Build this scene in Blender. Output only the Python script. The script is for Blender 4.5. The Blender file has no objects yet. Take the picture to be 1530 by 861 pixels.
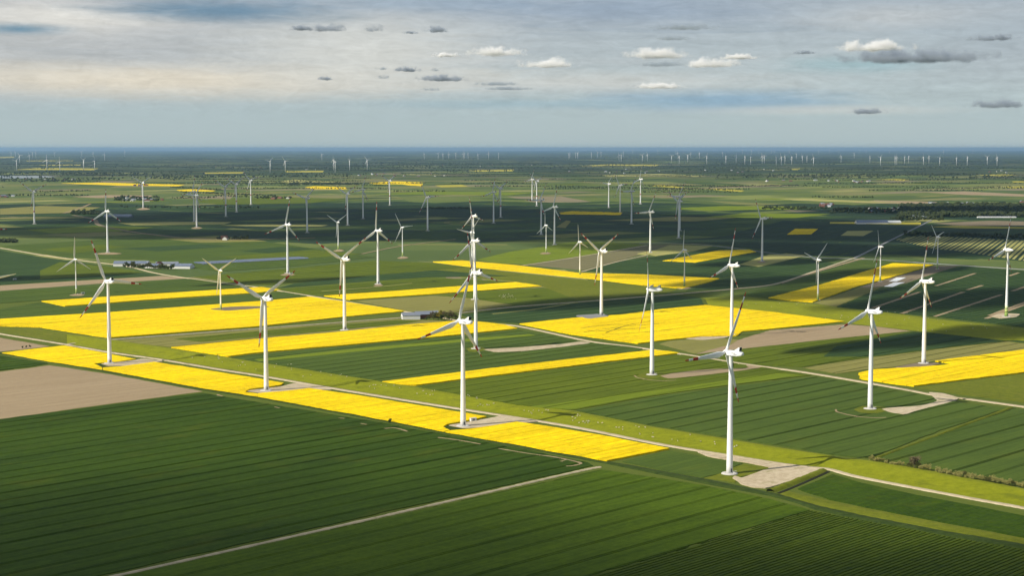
import bpy, bmesh, math, random
from mathutils import Vector, Matrix, noise as mnoise
from mathutils.geometry import tessellate_polygon

random.seed(7)
C = bpy.context.scene.collection
S = bpy.context.scene
R = math.radians

# ---------------------------------------------------------------- camera
F = 2400.0                      # focal length in photo pixels (1530 wide)
CX, CY = 765.0, 430.5
H = 212.5                       # camera height
HOR = 221.5                     # level line of the photo
PITCH = math.atan((CY - HOR) / F)
cam_d = bpy.data.cameras.new('camera')
cam = bpy.data.objects.new('camera', cam_d); C.objects.link(cam)
cam.location = (0, 0, H)
cam.rotation_euler = (math.pi / 2 - PITCH, 0, 0)
cam_d.sensor_width = 36.0
cam_d.lens = 36.0 * F / 1530.0
cam_d.clip_start = 1.0
cam_d.clip_end = 500000.0
S.camera = cam

# ---------------------------------------------------------------- world, sun, exposure
SUN_TO = Vector((-0.82, -0.42, 0.80)).normalized()
SUN_EL = math.asin(SUN_TO.z)
SUN_AZ = math.atan2(SUN_TO.x, SUN_TO.y)          # clockwise from +Y
W = bpy.data.worlds.new('World'); S.world = W
W.use_nodes = True
wn, wl = W.node_tree.nodes, W.node_tree.links
wn.clear()


def N(tree, typ, **kw):
    n = tree.nodes.new(typ)
    for k, v in kw.items():
        setattr(n, k, v)
    return n


class NB:
    """tiny helper for building node maths"""
    def __init__(s, tree): s.t = tree
    def _in(s, sock, v):
        if hasattr(v, 'is_linked') or hasattr(v, 'links'):
            s.t.links.new(v, sock)
        elif v is not None:
            if isinstance(v, (tuple, list)) and len(v) == 3 and len(sock.default_value) == 4:
                v = (*v, 1.0)
            sock.default_value = v
    def m(s, op, a=None, b=None, c=None, clamp=False):
        n = N(s.t, 'ShaderNodeMath', operation=op, use_clamp=clamp)
        for i, v in enumerate((a, b, c)):
            if v is not None: s._in(n.inputs[i], v)
        return n.outputs[0]
    def vm(s, op, a=None, b=None):
        n = N(s.t, 'ShaderNodeVectorMath', operation=op)
        s._in(n.inputs[0], a)
        if b is not None: s._in(n.inputs[1], b)
        return n.outputs[0]
    def comb(s, x, y, z=0.0):
        n = N(s.t, 'ShaderNodeCombineXYZ')
        for i, v in enumerate((x, y, z)): s._in(n.inputs[i], v)
        return n.outputs[0]
    def sep(s, v):
        n = N(s.t, 'ShaderNodeSeparateXYZ'); s._in(n.inputs[0], v); return n.outputs
    def noise(s, vec, scale=1.0, detail=4.0, rough=0.55, dist=0.0):
        n = N(s.t, 'ShaderNodeTexNoise')
        s._in(n.inputs['Vector'], vec); s._in(n.inputs['Scale'], scale)
        s._in(n.inputs['Detail'], detail); s._in(n.inputs['Roughness'], rough); s._in(n.inputs['Distortion'], dist)
        return n.outputs[0]
    def white(s, vec):
        n = N(s.t, 'ShaderNodeTexWhiteNoise', noise_dimensions='3D'); s._in(n.inputs['Vector'], vec); return n.outputs['Value']
    def mix(s, f, a, b, mode='MIX'):
        n = N(s.t, 'ShaderNodeMix', data_type='RGBA', blend_type=mode)
        s._in(n.inputs[0], f); s._in(n.inputs[6], a); s._in(n.inputs[7], b)
        return n.outputs[2]
    def smooth(s, v, a, b):
        n = N(s.t, 'ShaderNodeMapRange', interpolation_type='SMOOTHSTEP')
        s._in(n.inputs[0], v); s._in(n.inputs[1], a); s._in(n.inputs[2], b)
        return n.outputs[0]
    def ramp(s, f, stops, const=False):
        n = N(s.t, 'ShaderNodeValToRGB')
        n.color_ramp.interpolation = 'CONSTANT' if const else 'LINEAR'
        el = n.color_ramp.elements
        while len(el) < len(stops): el.new(1.0)
        for e, (p, c) in zip(el, stops):
            e.position = p; e.color = (*c, 1.0)
        s._in(n.inputs[0], f)
        return n.outputs[0]


def build_world():
    b = NB(W.node_tree)
    sky = N(W.node_tree, 'ShaderNodeTexSky', sky_type='NISHITA')
    sky.sun_disc = False
    sky.sun_elevation = SUN_EL
    sky.sun_rotation = SUN_AZ % (2 * math.pi)
    sky.altitude = 200.0; sky.air_density = 1.0; sky.dust_density = 1.2; sky.ozone_density = 1.5
    d = N(W.node_tree, 'ShaderNodeTexCoord').outputs['Generated']
    dx, dy, dz = b.sep(d)
    zc = b.m('MAXIMUM', dz, 0.004)
    wl.new(b.comb(dx, dy, zc), sky.inputs[0])
    nish = b.mix(1.0, sky.outputs[0], (0.085, 0.085, 0.085), 'MULTIPLY')
    # azimuth / elevation of the direction, in degrees
    az = b.m('MULTIPLY', b.m('ARCTAN2', dx, dy), 57.2958)
    el = b.m('MULTIPLY', b.m('ARCSINE', dz), 57.2958)
    # high veil of altostratus / cirrus: noise on a plane above (streaks flatten towards the horizon)
    den = b.m('ADD', b.m('MAXIMUM', dz, 0.0), 0.035)
    pl = b.comb(b.m('DIVIDE', dx, den), b.m('DIVIDE', dy, den))
    n1 = b.noise(b.vm('MULTIPLY', pl, (0.16, 0.34, 1)), 1.0, 6.0, 0.55, 0.5)
    n2 = b.noise(b.vm('MULTIPLY', pl, (0.5, 0.9, 1)), 1.0, 5.0, 0.6, 0.9)
    flat = b.comb(b.m('MULTIPLY', az, 0.10), b.m('MULTIPLY', el, 0.85))
    n3 = b.noise(flat, 1.0, 6.0, 0.55, 0.35)
    n4 = b.noise(b.comb(b.m('MULTIPLY', az, 0.45), b.m('MULTIPLY', el, 3.2)), 1.0, 6.0, 0.62, 0.6)
    wob = b.m('MULTIPLY', b.m('SUBTRACT', n4, 0.5), 1.3)
    wob2 = b.m('MULTIPLY', b.m('SUBTRACT', n3, 0.5), 1.2)

    def blob(px, py, rx, ry, soft=0.9, amp=1.0, shear=0.0):
        """soft patch of the veil at a sky direction (given by where the photo shows it)"""
        a0 = math.degrees(math.atan((px - CX) / F)); e0 = math.degrees(math.atan((HOR - py) / F))
        ra = math.degrees(rx / F); re = math.degrees(ry / F)
        u = b.m('DIVIDE', b.m('SUBTRACT', az, a0), ra)
        v = b.m('DIVIDE', b.m('SUBTRACT', el, e0), re)
        if shear: v = b.m('SUBTRACT', v, b.m('MULTIPLY', u, shear))
        r = b.m('SQRT', b.m('ADD', b.m('MULTIPLY', u, u), b.m('MULTIPLY', v, v)))
        r = b.m('ADD', r, b.m('MULTIPLY', b.m('ADD', wob, wob2), amp))
        return b.smooth(r, 1.0 + soft * 0.5, 1.0 - soft)

    # lower sky: grey-blue air; upward: grey veil
    base = b.ramp(b.m('DIVIDE', el, 12.0, clamp=True),
                  [(0.0, (0.41, 0.50, 0.515)), (0.10, (0.385, 0.475, 0.50)), (0.24, (0.41, 0.47, 0.495)),
                   (0.42, (0.32, 0.375, 0.43)), (1.0, (0.28, 0.34, 0.41))])
    # the veil is warmer on the sun's side
    warm = b.smooth(az, 6.0, -16.0)
    lowmask = b.smooth(el, 1.35, 2.3)
    base = b.mix(b.m('MULTIPLY', b.m('MULTIPLY', warm, lowmask), 0.50), base, (0.50, 0.47, 0.45))
    # brighter, denser veil
    veil = b.m('MULTIPLY', b.smooth(n1, 0.42, 0.68), b.smooth(el, 1.2, 2.4))
    base = b.mix(b.m('MULTIPLY', veil, 0.45), base, (0.50, 0.53, 0.545))
    dark = b.m('MULTIPLY', b.smooth(n2, 0.52, 0.74), b.smooth(el, 2.6, 4.2))
    base = b.mix(b.m('MULTIPLY', dark, 0.4), base, (0.20, 0.26, 0.34))
    # fine streaks of the veil
    st = b.noise(b.comb(b.m('MULTIPLY', az, 0.55), b.m('MULTIPLY', b.m('ADD', el, b.m('MULTIPLY', az, 0.03)), 5.0)), 1.0, 5.0, 0.65, 0.8)
    gain = b.m('ADD', 1.0, b.m('MULTIPLY', b.m('MULTIPLY', b.m('SUBTRACT', b.m('MULTIPLY', b.m('ADD', st, n4), .5), 0.5), b.smooth(el, 0.6, 2.2)), 0.6))
    for px, py, rx, ry, col, k, am in (
        (230, 122, 430, 24, (0.70, 0.635, 0.52), 0.9, 0.6),
        (540, 80, 200, 60, (0.63, 0.63, 0.59), 0.8, 0.7),
        (90, 34, 210, 26, (0.70, 0.68, 0.63), 0.95, 0.6),
        (340, 22, 190, 18, (0.08, 0.19, 0.30), 0.85, 0.9),
        (35, 53, 75, 9, (0.10, 0.22, 0.32), 0.9, 0.7),
        (620, 8, 260, 16, (0.27, 0.36, 0.46), 0.6, 0.9),
        (930, 18, 260, 22, (0.25, 0.32, 0.42), 0.7, 0.9),
        (1330, 34, 130, 20, (0.50, 0.515, 0.52), 0.6, 0.9),
        (800, 122, 340, 16, (0.57, 0.58, 0.555), 0.65, 0.8),
        (1060, 152, 190, 15, (0.22, 0.36, 0.49), 0.9, 0.8),
        (780, 156, 240, 8, (0.30, 0.425, 0.49), 0.75, 0.8),
        (1290, 100, 120, 14, (0.26, 0.43, 0.48), 0.65, 0.8),
        (1230, 166, 190, 7, (0.54, 0.565, 0.55), 0.6, 0.8),
        (1500, 80, 150, 60, (0.32, 0.37, 0.42), 0.5, 0.8)):
        base = b.mix(b.m('MULTIPLY', blob(px, py, rx, ry, 0.95, am), k), base, col)
    mot = b.noise(b.comb(b.m('MULTIPLY', az, 1.1), b.m('MULTIPLY', el, 3.0)), 1.0, 6.0, 0.7, 1.2)
    gain = b.m('ADD', gain, b.m('MULTIPLY', b.m('MULTIPLY', b.m('SUBTRACT', mot, 0.5), b.smooth(el, 0.5, 2.0)), 0.42))
    base = b.mix(1.0, base, b.comb(gain, gain, gain), 'MULTIPLY')
    # behind the camera and overhead the veil goes on, with clear sky showing through
    thick = b.m('MULTIPLY', b.smooth(el, 9.0, 22.0), b.smooth(n2, 0.62, 0.40))
    col = b.mix(b.m('MULTIPLY', thick, 0.7), base, nish)
    col = b.mix(0.12, col, nish)
    bg = N(W.node_tree, 'ShaderNodeBackground')
    wl.new(col, bg.inputs[0]); bg.inputs[1].default_value = 0.97
    out = N(W.node_tree, 'ShaderNodeOutputWorld')
    wl.new(bg.outputs[0], out.inputs[0])


build_world()
sun_d = bpy.data.lights.new('sun', 'SUN')
sun_d.energy = 5.0
sun_d.angle = R(0.53)
sun_d.color = (1.0, 0.935, 0.81)
sun = bpy.data.objects.new('sun', sun_d); C.objects.link(sun)
sun.rotation_euler = (-SUN_TO).to_track_quat('-Z', 'Y').to_euler()
S.view_settings.view_transform = 'Standard'
S.view_settings.look = 'None'
S.view_settings.exposure = 0.25
S.view_settings.gamma = 1.0
S.view_settings.use_curve_mapping = False
S.cycles.volume_bounces = 4
S.cycles.max_bounces = 5
S.cycles.diffuse_bounces = 3
S.cycles.transparent_max_bounces = 12
S.cycles.use_denoising = True
S.cycles.use_light_tree = False
S.cycles.adaptive_threshold = 0.015
S.cycles.volume_step_rate = 1.0

# ---------------------------------------------------------------- helpers
CP, SP = math.cos(PITCH), math.sin(PITCH)


def ray(x, y):
    a, c = (x - CX) / F, -(y - CY) / F
    return Vector((a, CP + c * SP, -SP + c * CP))


def gp(x, y, z=0.0):
    d = ray(x, y)
    t = (z - H) / d.z
    return Vector((d.x * t, d.y * t, z))


E2 = Vector((0.690, 0.724, 0)).normalized()       # direction of the field strips
E1 = Vector((-E2.y, E2.x, 0))                     # direction of the dike
ANG = math.atan2(E2.y, E2.x)


def link(o, parent=None):
    C.objects.link(o)
    if parent is not None: o.parent = parent
    return o


def obj(name, bm, mats, parent=None, smooth=False):
    me = bpy.data.meshes.new(name)
    bm.to_mesh(me); bm.free()
    for m in (mats if isinstance(mats, (list, tuple)) else [mats]): me.materials.append(m)
    if smooth:
        for p in me.polygons: p.use_smooth = True
    return link(bpy.data.objects.new(name, me), parent)


def inst(name, me, parent=None):
    return link(bpy.data.objects.new(name, me), parent)


def tag(o, label=None, cat=None, group=None, kind=None):
    if label: o['label'] = label
    if cat: o['category'] = cat
    if group: o['group'] = group
    if kind: o['kind'] = kind
    return o


def empty(name, loc, rz=0.0, sc=1.0):
    o = bpy.data.objects.new(name, None); C.objects.link(o)
    o.location = loc; o.rotation_euler = (0, 0, rz); o.scale = (sc, sc, sc)
    o.empty_display_size = 2.0
    return o


def box(bm, x0, x1, y0, y1, z0, z1, mat=0):
    v = [bm.verts.new(p) for p in ((x0, y0, z0), (x1, y0, z0), (x1, y1, z0), (x0, y1, z0),
                                   (x0, y0, z1), (x1, y0, z1), (x1, y1, z1), (x0, y1, z1))]
    for f in ((3, 2, 1, 0), (4, 5, 6, 7), (0, 1, 5, 4), (1, 2, 6, 5), (2, 3, 7, 6), (3, 0, 4, 7)):
        bm.faces.new([v[i] for i in f]).material_index = mat
    return v


def loft(bm, rings, cap=True, mat=0):
    vr = [[bm.verts.new(p) for p in r] for r in rings]
    n = len(vr[0])
    for a, c in zip(vr, vr[1:]):
        for i in range(n):
            bm.faces.new((a[i], a[(i + 1) % n], c[(i + 1) % n], c[i])).material_index = mat
    if cap:
        bm.faces.new(vr[0][::-1]).material_index = mat
        bm.faces.new(vr[-1]).material_index = mat
    return vr


def circ(r, z, n=20, cx=0, cy=0):
    return [(cx + r * math.cos(2 * math.pi * i / n), cy + r * math.sin(2 * math.pi * i / n), z) for i in range(n)]


# ---------------------------------------------------------------- materials
def new_mat(name):
    m = bpy.data.materials.new(name); m.use_nodes = True
    t = m.node_tree
    p = t.nodes['Principled BSDF']
    return m, NB(t), p


def set_bump(b, p, h, strength, dist):
    n = N(b.t, 'ShaderNodeBump'); n.inputs['Strength'].default_value = strength; n.inputs['Distance'].default_value = dist
    b._in(n.inputs['Height'], h); b.t.links.new(n.outputs[0], p.inputs['Normal'])


def plain(name, col, rough=0.6, spec=0.3, var=0.08, scale=0.6):
    m, b, p = new_mat(name)
    pos = N(b.t, 'ShaderNodeTexCoord').outputs['Object']
    n = b.noise(pos, scale, 4.0, 0.6)
    c = b.mix(n, tuple(c * (1 - var) for c in col), tuple(min(1, c * (1 + var)) for c in col))
    b._in(p.inputs['Base Color'], c)
    p.inputs['Roughness'].default_value = rough
    p.inputs['Specular IOR Level'].default_value = spec
    return m


def crop(name, dark, lite, row=0.5, grain=0.35, ang=ANG, patch=(0.5, 0.5, 0.5), patch_amt=0.0, rowp=3.0, lumps=0.5, ps=1.0):
    """crop canopy: streaks along the drill rows, broad growth patches and a fine grain"""
    m, b, p = new_mat(name)
    pos = N(b.t, 'ShaderNodeNewGeometry').outputs['Position']
    mp = N(b.t, 'ShaderNodeMapping', vector_type='POINT'); b.t.links.new(pos, mp.inputs[0])
    mp.inputs['Rotation'].default_value = (0, 0, -ang)
    uv = mp.outputs[0]
    streak = b.noise(b.vm('MULTIPLY', uv, (0.006, 0.13, 0)), 1.0, 5.0, 0.6)
    streak2 = b.noise(b.vm('MULTIPLY', uv, (0.012, 1.0 / rowp, 0)), 1.0, 2.0, 0.5)
    big = b.noise(b.vm('MULTIPLY', uv, (0.006, 0.010, 0)), 1.0, 4.0, 0.55)
    fine = b.noise(pos, 0.16, 6.0, 0.85)
    f = b.m('ADD', b.m('MULTIPLY', b.m('SUBTRACT', streak, 0.5), row * 1.6), b.m('MULTIPLY', b.m('SUBTRACT', streak2, 0.5), row * 2.2))
    f = b.m('ADD', f, b.m('MULTIPLY', b.m('SUBTRACT', fine, 0.5), grain * 3.0))
    f = b.m('ADD', f, b.m('MULTIPLY', b.m('SUBTRACT', big, 0.5), 1.1 * lumps))
    f = b.m('ADD', f, 0.5, clamp=True)
    c = b.mix(f, dark, lite)
    if patch_amt:
        pm = b.smooth(b.noise(b.vm('MULTIPLY', uv, (0.015 * ps, 0.03 * ps, 0)), 1.0, 5.0, 0.6), 0.55, 0.72)
        c = b.mix(b.m('MULTIPLY', pm, patch_amt), c, patch)
    b._in(p.inputs['Base Color'], c)
    p.inputs['Roughness'].default_value = 0.9
    p.inputs['Specular IOR Level'].default_value = 0.1
    return m


M = {}
M['rape'] = crop('rapeseed_flowers', (0.48, 0.33, 0.0), (0.93, 0.67, 0.0), 0.65, 0.75, patch=(0.38, 0.35, 0.004), patch_amt=0.5, rowp=1.8, lumps=0.8)
M['stubble'] = crop('stubble', (0.115, 0.105, 0.050), (0.175, 0.160, 0.078), 0.6, 0.35)
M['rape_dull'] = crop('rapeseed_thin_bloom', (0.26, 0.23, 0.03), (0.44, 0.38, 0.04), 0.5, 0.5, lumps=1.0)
M['wheat_fore'] = crop('wheat_foreground', (0.012, 0.031, 0.001), (0.045, 0.083, 0.003), 0.45, 0.6, patch=(0.080, 0.088, 0.006), patch_amt=0.35, lumps=1.0)
M['wheat_fore2'] = crop('wheat_bright', (0.027, 0.055, 0.001), (0.075, 0.120, 0.003), 0.45, 0.6, patch=(0.040, 0.06, 0.002), patch_amt=0.4, lumps=1.0)
M['ridge'] = crop('ridge_crop', (0.022, 0.044, 0.002), (0.076, 0.108, 0.004), 0.35, 0.8)
M['wheat_grey'] = crop('wheat_greygreen', (0.036, 0.062, 0.009), (0.074, 0.113, 0.015), 0.5, 0.4, patch=(0.088, 0.108, 0.010), patch_amt=0.35, lumps=0.8)
M['wheat_mid'] = crop('wheat_mid', (0.050, 0.074, 0.004), (0.108, 0.140, 0.006), 0.7, 0.45, lumps=0.9)
M['wheat_lite'] = crop('wheat_light', (0.095, 0.135, 0.006), (0.160, 0.205, 0.012), 0.5, 0.3)
M['wheat_dark'] = crop('wheat_dark', (0.018, 0.042, 0.012), (0.042, 0.076, 0.018), 0.6, 0.35, lumps=0.8)
M['wheat_dark_shaded'] = crop('wheat_dark_shaded', (0.012, 0.028, 0.014), (0.026, 0.050, 0.022), 0.6, 0.3, lumps=1.0)  # dark wheat, darkened further to carry the cloud shade of the plain
M['olive'] = crop('fallow_olive', (0.135, 0.130, 0.035), (0.23, 0.215, 0.060), 0.5, 0.35)
M['pale'] = crop('pale_grass', (0.24, 0.23, 0.075), (0.36, 0.34, 0.11), 0.4, 0.3)
M['soil'] = crop('bare_soil', (0.225, 0.165, 0.095), (0.33, 0.255, 0.16), 0.6, 0.4, rowp=1.5)
M['soil_brown'] = crop('bare_soil_brown', (0.14, 0.11, 0.070), (0.215, 0.175, 0.115), 0.6, 0.35)
M['grass'] = crop('dike_grass', (0.125, 0.145, 0.004), (0.225, 0.240, 0.010), 0.15, 0.85, ang=ANG + math.pi / 2, patch=(0.085, 0.100, 0.008), patch_amt=0.6, ps=2.2)
M['verge'] = crop('verge_grass', (0.070, 0.090, 0.006), (0.150, 0.165, 0.012), 0.2, 0.85, ang=ANG + math.pi / 2, patch=(0.17, 0.155, 0.035), patch_amt=0.55, ps=2.5)
M['ditch'] = crop('ditch_growth', (0.016, 0.032, 0.006), (0.050, 0.075, 0.012), 0.2, 0.9)
M['track'] = crop('track_concrete', (0.30, 0.245, 0.155), (0.50, 0.43, 0.30), 0.25, 0.6, ang=ANG + math.pi / 2, patch=(0.15, 0.15, 0.045), patch_amt=0.65, ps=3.0)
M['asphalt'] = crop('road_grey', (0.16, 0.165, 0.17), (0.24, 0.24, 0.24), 0.2, 0.4)
M['gravel'] = crop('gravel_pad', (0.31, 0.245, 0.155), (0.52, 0.44, 0.31), 0.15, 0.9, patch=(0.19, 0.18, 0.06), patch_amt=0.75, lumps=1.0, ps=4.0)
M['white'] = plain('turbine_white', (0.80, 0.80, 0.79), 0.42, 0.4, 0.03, 0.05)
M['red'] = plain('signal_red', (0.40, 0.024, 0.020), 0.5, 0.3, 0.1)
M['darkgrey'] = plain('dark_grille', (0.02, 0.025, 0.03), 0.6)
M['letter'] = plain('lettering_grey', (0.10, 0.11, 0.13), 0.6)
M['concrete'] = plain('foundation_concrete', (0.44, 0.42, 0.39), 0.85, 0.2, 0.15, 0.5)
M['green1'] = plain('ring_green', (0.20, 0.30, 0.06), 0.5)
M['green2'] = plain('ring_lime', (0.38, 0.46, 0.14), 0.5)
M['green3'] = plain('ring_pale_green', (0.56, 0.62, 0.33), 0.5)
M['wall_white'] = plain('wall_white', (0.72, 0.71, 0.68), 0.8)
M['wall_brick'] = plain('wall_brick', (0.20, 0.085, 0.060), 0.85, 0.2, 0.25, 1.5)
M['roof_grey'] = plain('roof_grey', (0.16, 0.18, 0.22), 0.6, 0.4, 0.15)
M['roof_red'] = plain('roof_red', (0.12, 0.055, 0.040), 0.8)
M['mud'] = plain('ditch_mud', (0.02, 0.02, 0.012), 0.9, 0.1)
M['solar'] = plain('solar_blue', (0.12, 0.15, 0.22), 0.25, 0.6, 0.2)
M['plastic'] = plain('white_film', (0.70, 0.71, 0.72), 0.4)
M['wool'] = plain('sheep_wool', (0.48, 0.44, 0.36), 0.95)
M['bark'] = plain('bark', (0.085, 0.065, 0.048), 0.9, 0.1, 0.3, 3.0)
M['metal'] = plain('steps_metal', (0.5, 0.5, 0.5), 0.5)


def leaf_mat(name, dark, lite):
    m, b, p = new_mat(name)
    g = N(b.t, 'ShaderNodeNewGeometry')
    r = g.outputs['Random Per Island']
    n = b.noise(g.outputs['Position'], 0.25, 3.0, 0.6)
    f = b.m('ADD', b.m('MULTIPLY', r, 0.6), b.m('MULTIPLY', b.m('SUBTRACT', n, 0.3), 0.9), clamp=True)
    b._in(p.inputs['Base Color'], b.mix(f, dark, lite))
    p.inputs['Roughness'].default_value = 0.8
    p.inputs['Specular IOR Level'].default_value = 0.15
    return m


M['leaf'] = leaf_mat('leaf_olive', (0.045, 0.060, 0.012), (0.135, 0.130, 0.040))
M['leaf_green'] = leaf_mat('leaf_green', (0.025, 0.045, 0.010), (0.085, 0.105, 0.025))
M['leaf_pale'] = leaf_mat('leaf_pale', (0.19, 0.185, 0.050), (0.40, 0.36, 0.13))
M['leaf_gold'] = leaf_mat('leaf_gold', (0.15, 0.13, 0.02), (0.33, 0.26, 0.03))
M['leaf_brown'] = leaf_mat('leaf_brown', (0.085, 0.070, 0.035), (0.19, 0.15, 0.085))
M['wood'] = leaf_mat('far_wood', (0.014, 0.024, 0.008), (0.045, 0.055, 0.018))


def ground_mat():
    m, b, p = new_mat('ground_patchwork')
    pos = N(b.t, 'ShaderNodeNewGeometry').outputs['Position']
    cols = []
    for ang, w, h, seed in ((ANG, 420.0, 170.0, 0.0), (ANG + 0.9, 560.0, 240.0, 7.0)):
        mp = N(b.t, 'ShaderNodeMapping'); b.t.links.new(pos, mp.inputs[0])
        mp.inputs['Rotation'].default_value = (0, 0, -ang)
        x, y, z = b.sep(mp.outputs[0])
        v = b.m('FLOOR', b.m('DIVIDE', y, h))
        off = b.white(b.comb(v, seed, 3.0))
        u = b.m('FLOOR', b.m('ADD', b.m('DIVIDE', x, w), b.m('MULTIPLY', off, 5.0)))
        cols.append(b.white(b.comb(u, v, seed)))
    reg = b.smooth(b.noise(b.vm('MULTIPLY', pos, (0.00028, 0.00028, 0)), 1.0, 2.0), 0.49, 0.51)
    rnd = N(b.t, 'ShaderNodeMix', data_type='FLOAT')
    b._in(rnd.inputs[0], reg); b._in(rnd.inputs[2], cols[0]); b._in(rnd.inputs[3], cols[1])
    pal = [(0.0, (0.075, 0.110, 0.032)), (0.17, (0.125, 0.155, 0.042)), (0.30, (0.085, 0.122, 0.036)), (0.44, (0.175, 0.180, 0.058)),
           (0.55, (0.100, 0.135, 0.038)), (0.68, (0.200, 0.190, 0.078)), (0.76, (0.115, 0.150, 0.036)), (0.86, (0.23, 0.19, 0.12)),
           (0.90, (0.20, 0.225, 0.06)), (0.955, (0.28, 0.27, 0.095))]
    far = b.ramp(rnd.outputs[0], pal, True)
    n = b.noise(pos, 0.02, 6.0, 0.65)
    far = b.mix(b.m('MULTIPLY', n, 0.35), far, (0.05, 0.07, 0.025))
    n2 = b.noise(pos, 0.4, 4.0, 0.7)
    near = b.mix(n2, (0.055, 0.080, 0.014), (0.115, 0.140, 0.025))
    ln = N(b.t, 'ShaderNodeVectorMath', operation='LENGTH'); b._in(ln.inputs[0], pos)
    k = b.smooth(ln.outputs['Value'], 2300.0, 2500.0)
    c = b.mix(k, near, far)
    # towards the geest the land is woodland and hedges
    dark = b.m('MULTIPLY', b.smooth(ln.outputs['Value'], 8500.0, 15000.0), b.smooth(b.noise(b.vm('MULTIPLY', pos, (0.0006, 0.0006, 0)), 1.0, 5.0, 0.6), 0.34, 0.52))
    c = b.mix(b.m('MULTIPLY', dark, 0.88), c, (0.018, 0.030, 0.014))
    b._in(p.inputs['Base Color'], c)
    p.inputs['Roughness'].default_value = 0.95
    p.inputs['Specular IOR Level'].default_value = 0.05
    return m


M['ground'] = ground_mat()

# ---------------------------------------------------------------- ground
GROUND_R = 150000.0
bm = bmesh.new()
nseg = 128
rings = [0, 150, 400, 800, 1300, 2000, 3000, 4500, 6500, 9000, 13000, 18000, 25000, 38000, 60000, 95000, GROUND_R]
prev = None
ctr = bm.verts.new((0, 0, 0))
for r in rings[1:]:
    cur = [bm.verts.new((r * math.cos(2 * math.pi * i / nseg), r * math.sin(2 * math.pi * i / nseg), 0)) for i in range(nseg)]
    for i in range(nseg):
        j = (i + 1) % nseg
        bm.faces.new((ctr, cur[i], cur[j]) if prev is None else (prev[i], cur[i], cur[j], prev[j]))
    prev = cur
tag(obj('ground', bm, M['ground']), kind='structure')

# ---------------------------------------------------------------- fields
ORDER = [0]


def slab(name, pts, h, mat, tram=None, px=True, ang=ANG, kind='structure', tram0=0.0, ragged=1.0):
    """a field: crop canopy of height h with real edges; tram = (spacing, [(offset, width), ...]) wheel lines cut through it"""
    P = [gp(*q) if px else Vector((q[0], q[1], 0)) for q in pts]
    ORDER[0] += 1
    h = h + 0.003 * (ORDER[0] % 12)
    if sum(q.length for q in P) / len(P) < 2600 and ragged:
        P2 = []
        for a, c in zip(P, P[1:] + P[:1]):
            L = (c - a).length; m = max(1, int(L / 7.0)) if max(a.length, c.length) < 3200 else 1
            sd = (c - a).normalized() if L > 0 else Vector((1, 0, 0)); sd = Vector((-sd.y, sd.x, 0))
            for i in range(m):
                q = a.lerp(c, i / m)
                if i: q = q + sd * (random.uniform(-.55, .55) + 1.1 * mnoise.noise(q * .035)) * ragged
                P2.append(q)
        P = P2
    o0 = sum(P, Vector()) / len(P); o0.z = 0
    Q = [q - o0 for q in P]
    n = Vector((-math.sin(ang), math.cos(ang), 0))
    keep = [(-1e9, 1e9)]
    if tram:
        sp, lanes = tram
        us = [q.dot(n) for q in Q]; lo, hi = min(us), max(us)
        base = o0.dot(n)
        k = math.floor((lo + base - tram0) / sp) - 1
        cuts = []
        while k * sp + tram0 - base < hi + sp:
            c0 = k * sp + tram0 - base
            f = random.uniform(0.5, 1.3)
            for off, w in lanes: cuts.append((c0 + off - w * f / 2, c0 + off + w * f / 2))
            k += 1
        cuts.sort()
        keep = [(a[1], c[0]) for a, c in zip(cuts, cuts[1:]) if c[0] > a[1]]
    V, Fc = [], []

    def clip(poly, u, sgn):
        out = []
        for a, c in zip(poly, poly[1:] + poly[:1]):
            da, dc = sgn * (a.dot(n) - u), sgn * (c.dot(n) - u)
            if da >= 0: out.append(a)
            if da * dc < 0: out.append(a.lerp(c, da / (da - dc)))
        return out
    for t in tessellate_polygon([Q]):
        tri = [Q[i] for i in t]
        nz = (tri[1] - tri[0]).cross(tri[2] - tri[0]).z
        if abs(nz) < 1e-6: continue
        if nz < 0: tri.reverse()
        tl, th = min(q.dot(n) for q in tri), max(q.dot(n) for q in tri)
        for a, c in keep:
            if c <= tl or a >= th: continue
            poly = tri
            if a > tl: poly = clip(poly, a, 1)
            if c < th and len(poly) > 2: poly = clip(poly, c, -1)
            if len(poly) < 3: continue
            b0 = len(V); m = len(poly)
            V += [(q.x, q.y, h) for q in poly] + [(q.x, q.y, 0.0) for q in poly]
            Fc.append(tuple(range(b0, b0 + m)))
            Fc += [(b0 + i, b0 + m + i, b0 + m + (i + 1) % m, b0 + (i + 1) % m) for i in range(m)]
    me = bpy.data.meshes.new(name); me.from_pydata(V, [], Fc); me.materials.append(mat)
    o = inst(name, me)
    o.location = o0
    return tag(o, kind=kind)


def resample(pts, n):
    L = [0.0]
    for a, c in zip(pts, pts[1:]): L.append(L[-1] + (c - a).length)
    out = []
    for i in range(n):
        t = L[-1] * i / (n - 1)
        k = max(j for j in range(len(L)) if L[j] <= t + 1e-9)
        k = min(k, len(pts) - 2)
        out.append(pts[k].lerp(pts[k + 1], (t - L[k]) / max(1e-9, L[k + 1] - L[k])))
    return out


def smooth_line(P, n):
    P = [P[0]] + P + [P[-1]]
    out = []
    for i in range(1, len(P) - 2):
        p0, p1, p2, p3 = P[i - 1:i + 3]
        for k in range(n):
            t = k / n
            out.append(0.5 * ((2 * p1) + (p2 - p0) * t + (2 * p0 - 5 * p1 + 4 * p2 - p3) * t * t + (3 * p1 - p0 - 3 * p2 + p3) * t ** 3))
    out.append(P[-2])
    return out


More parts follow.
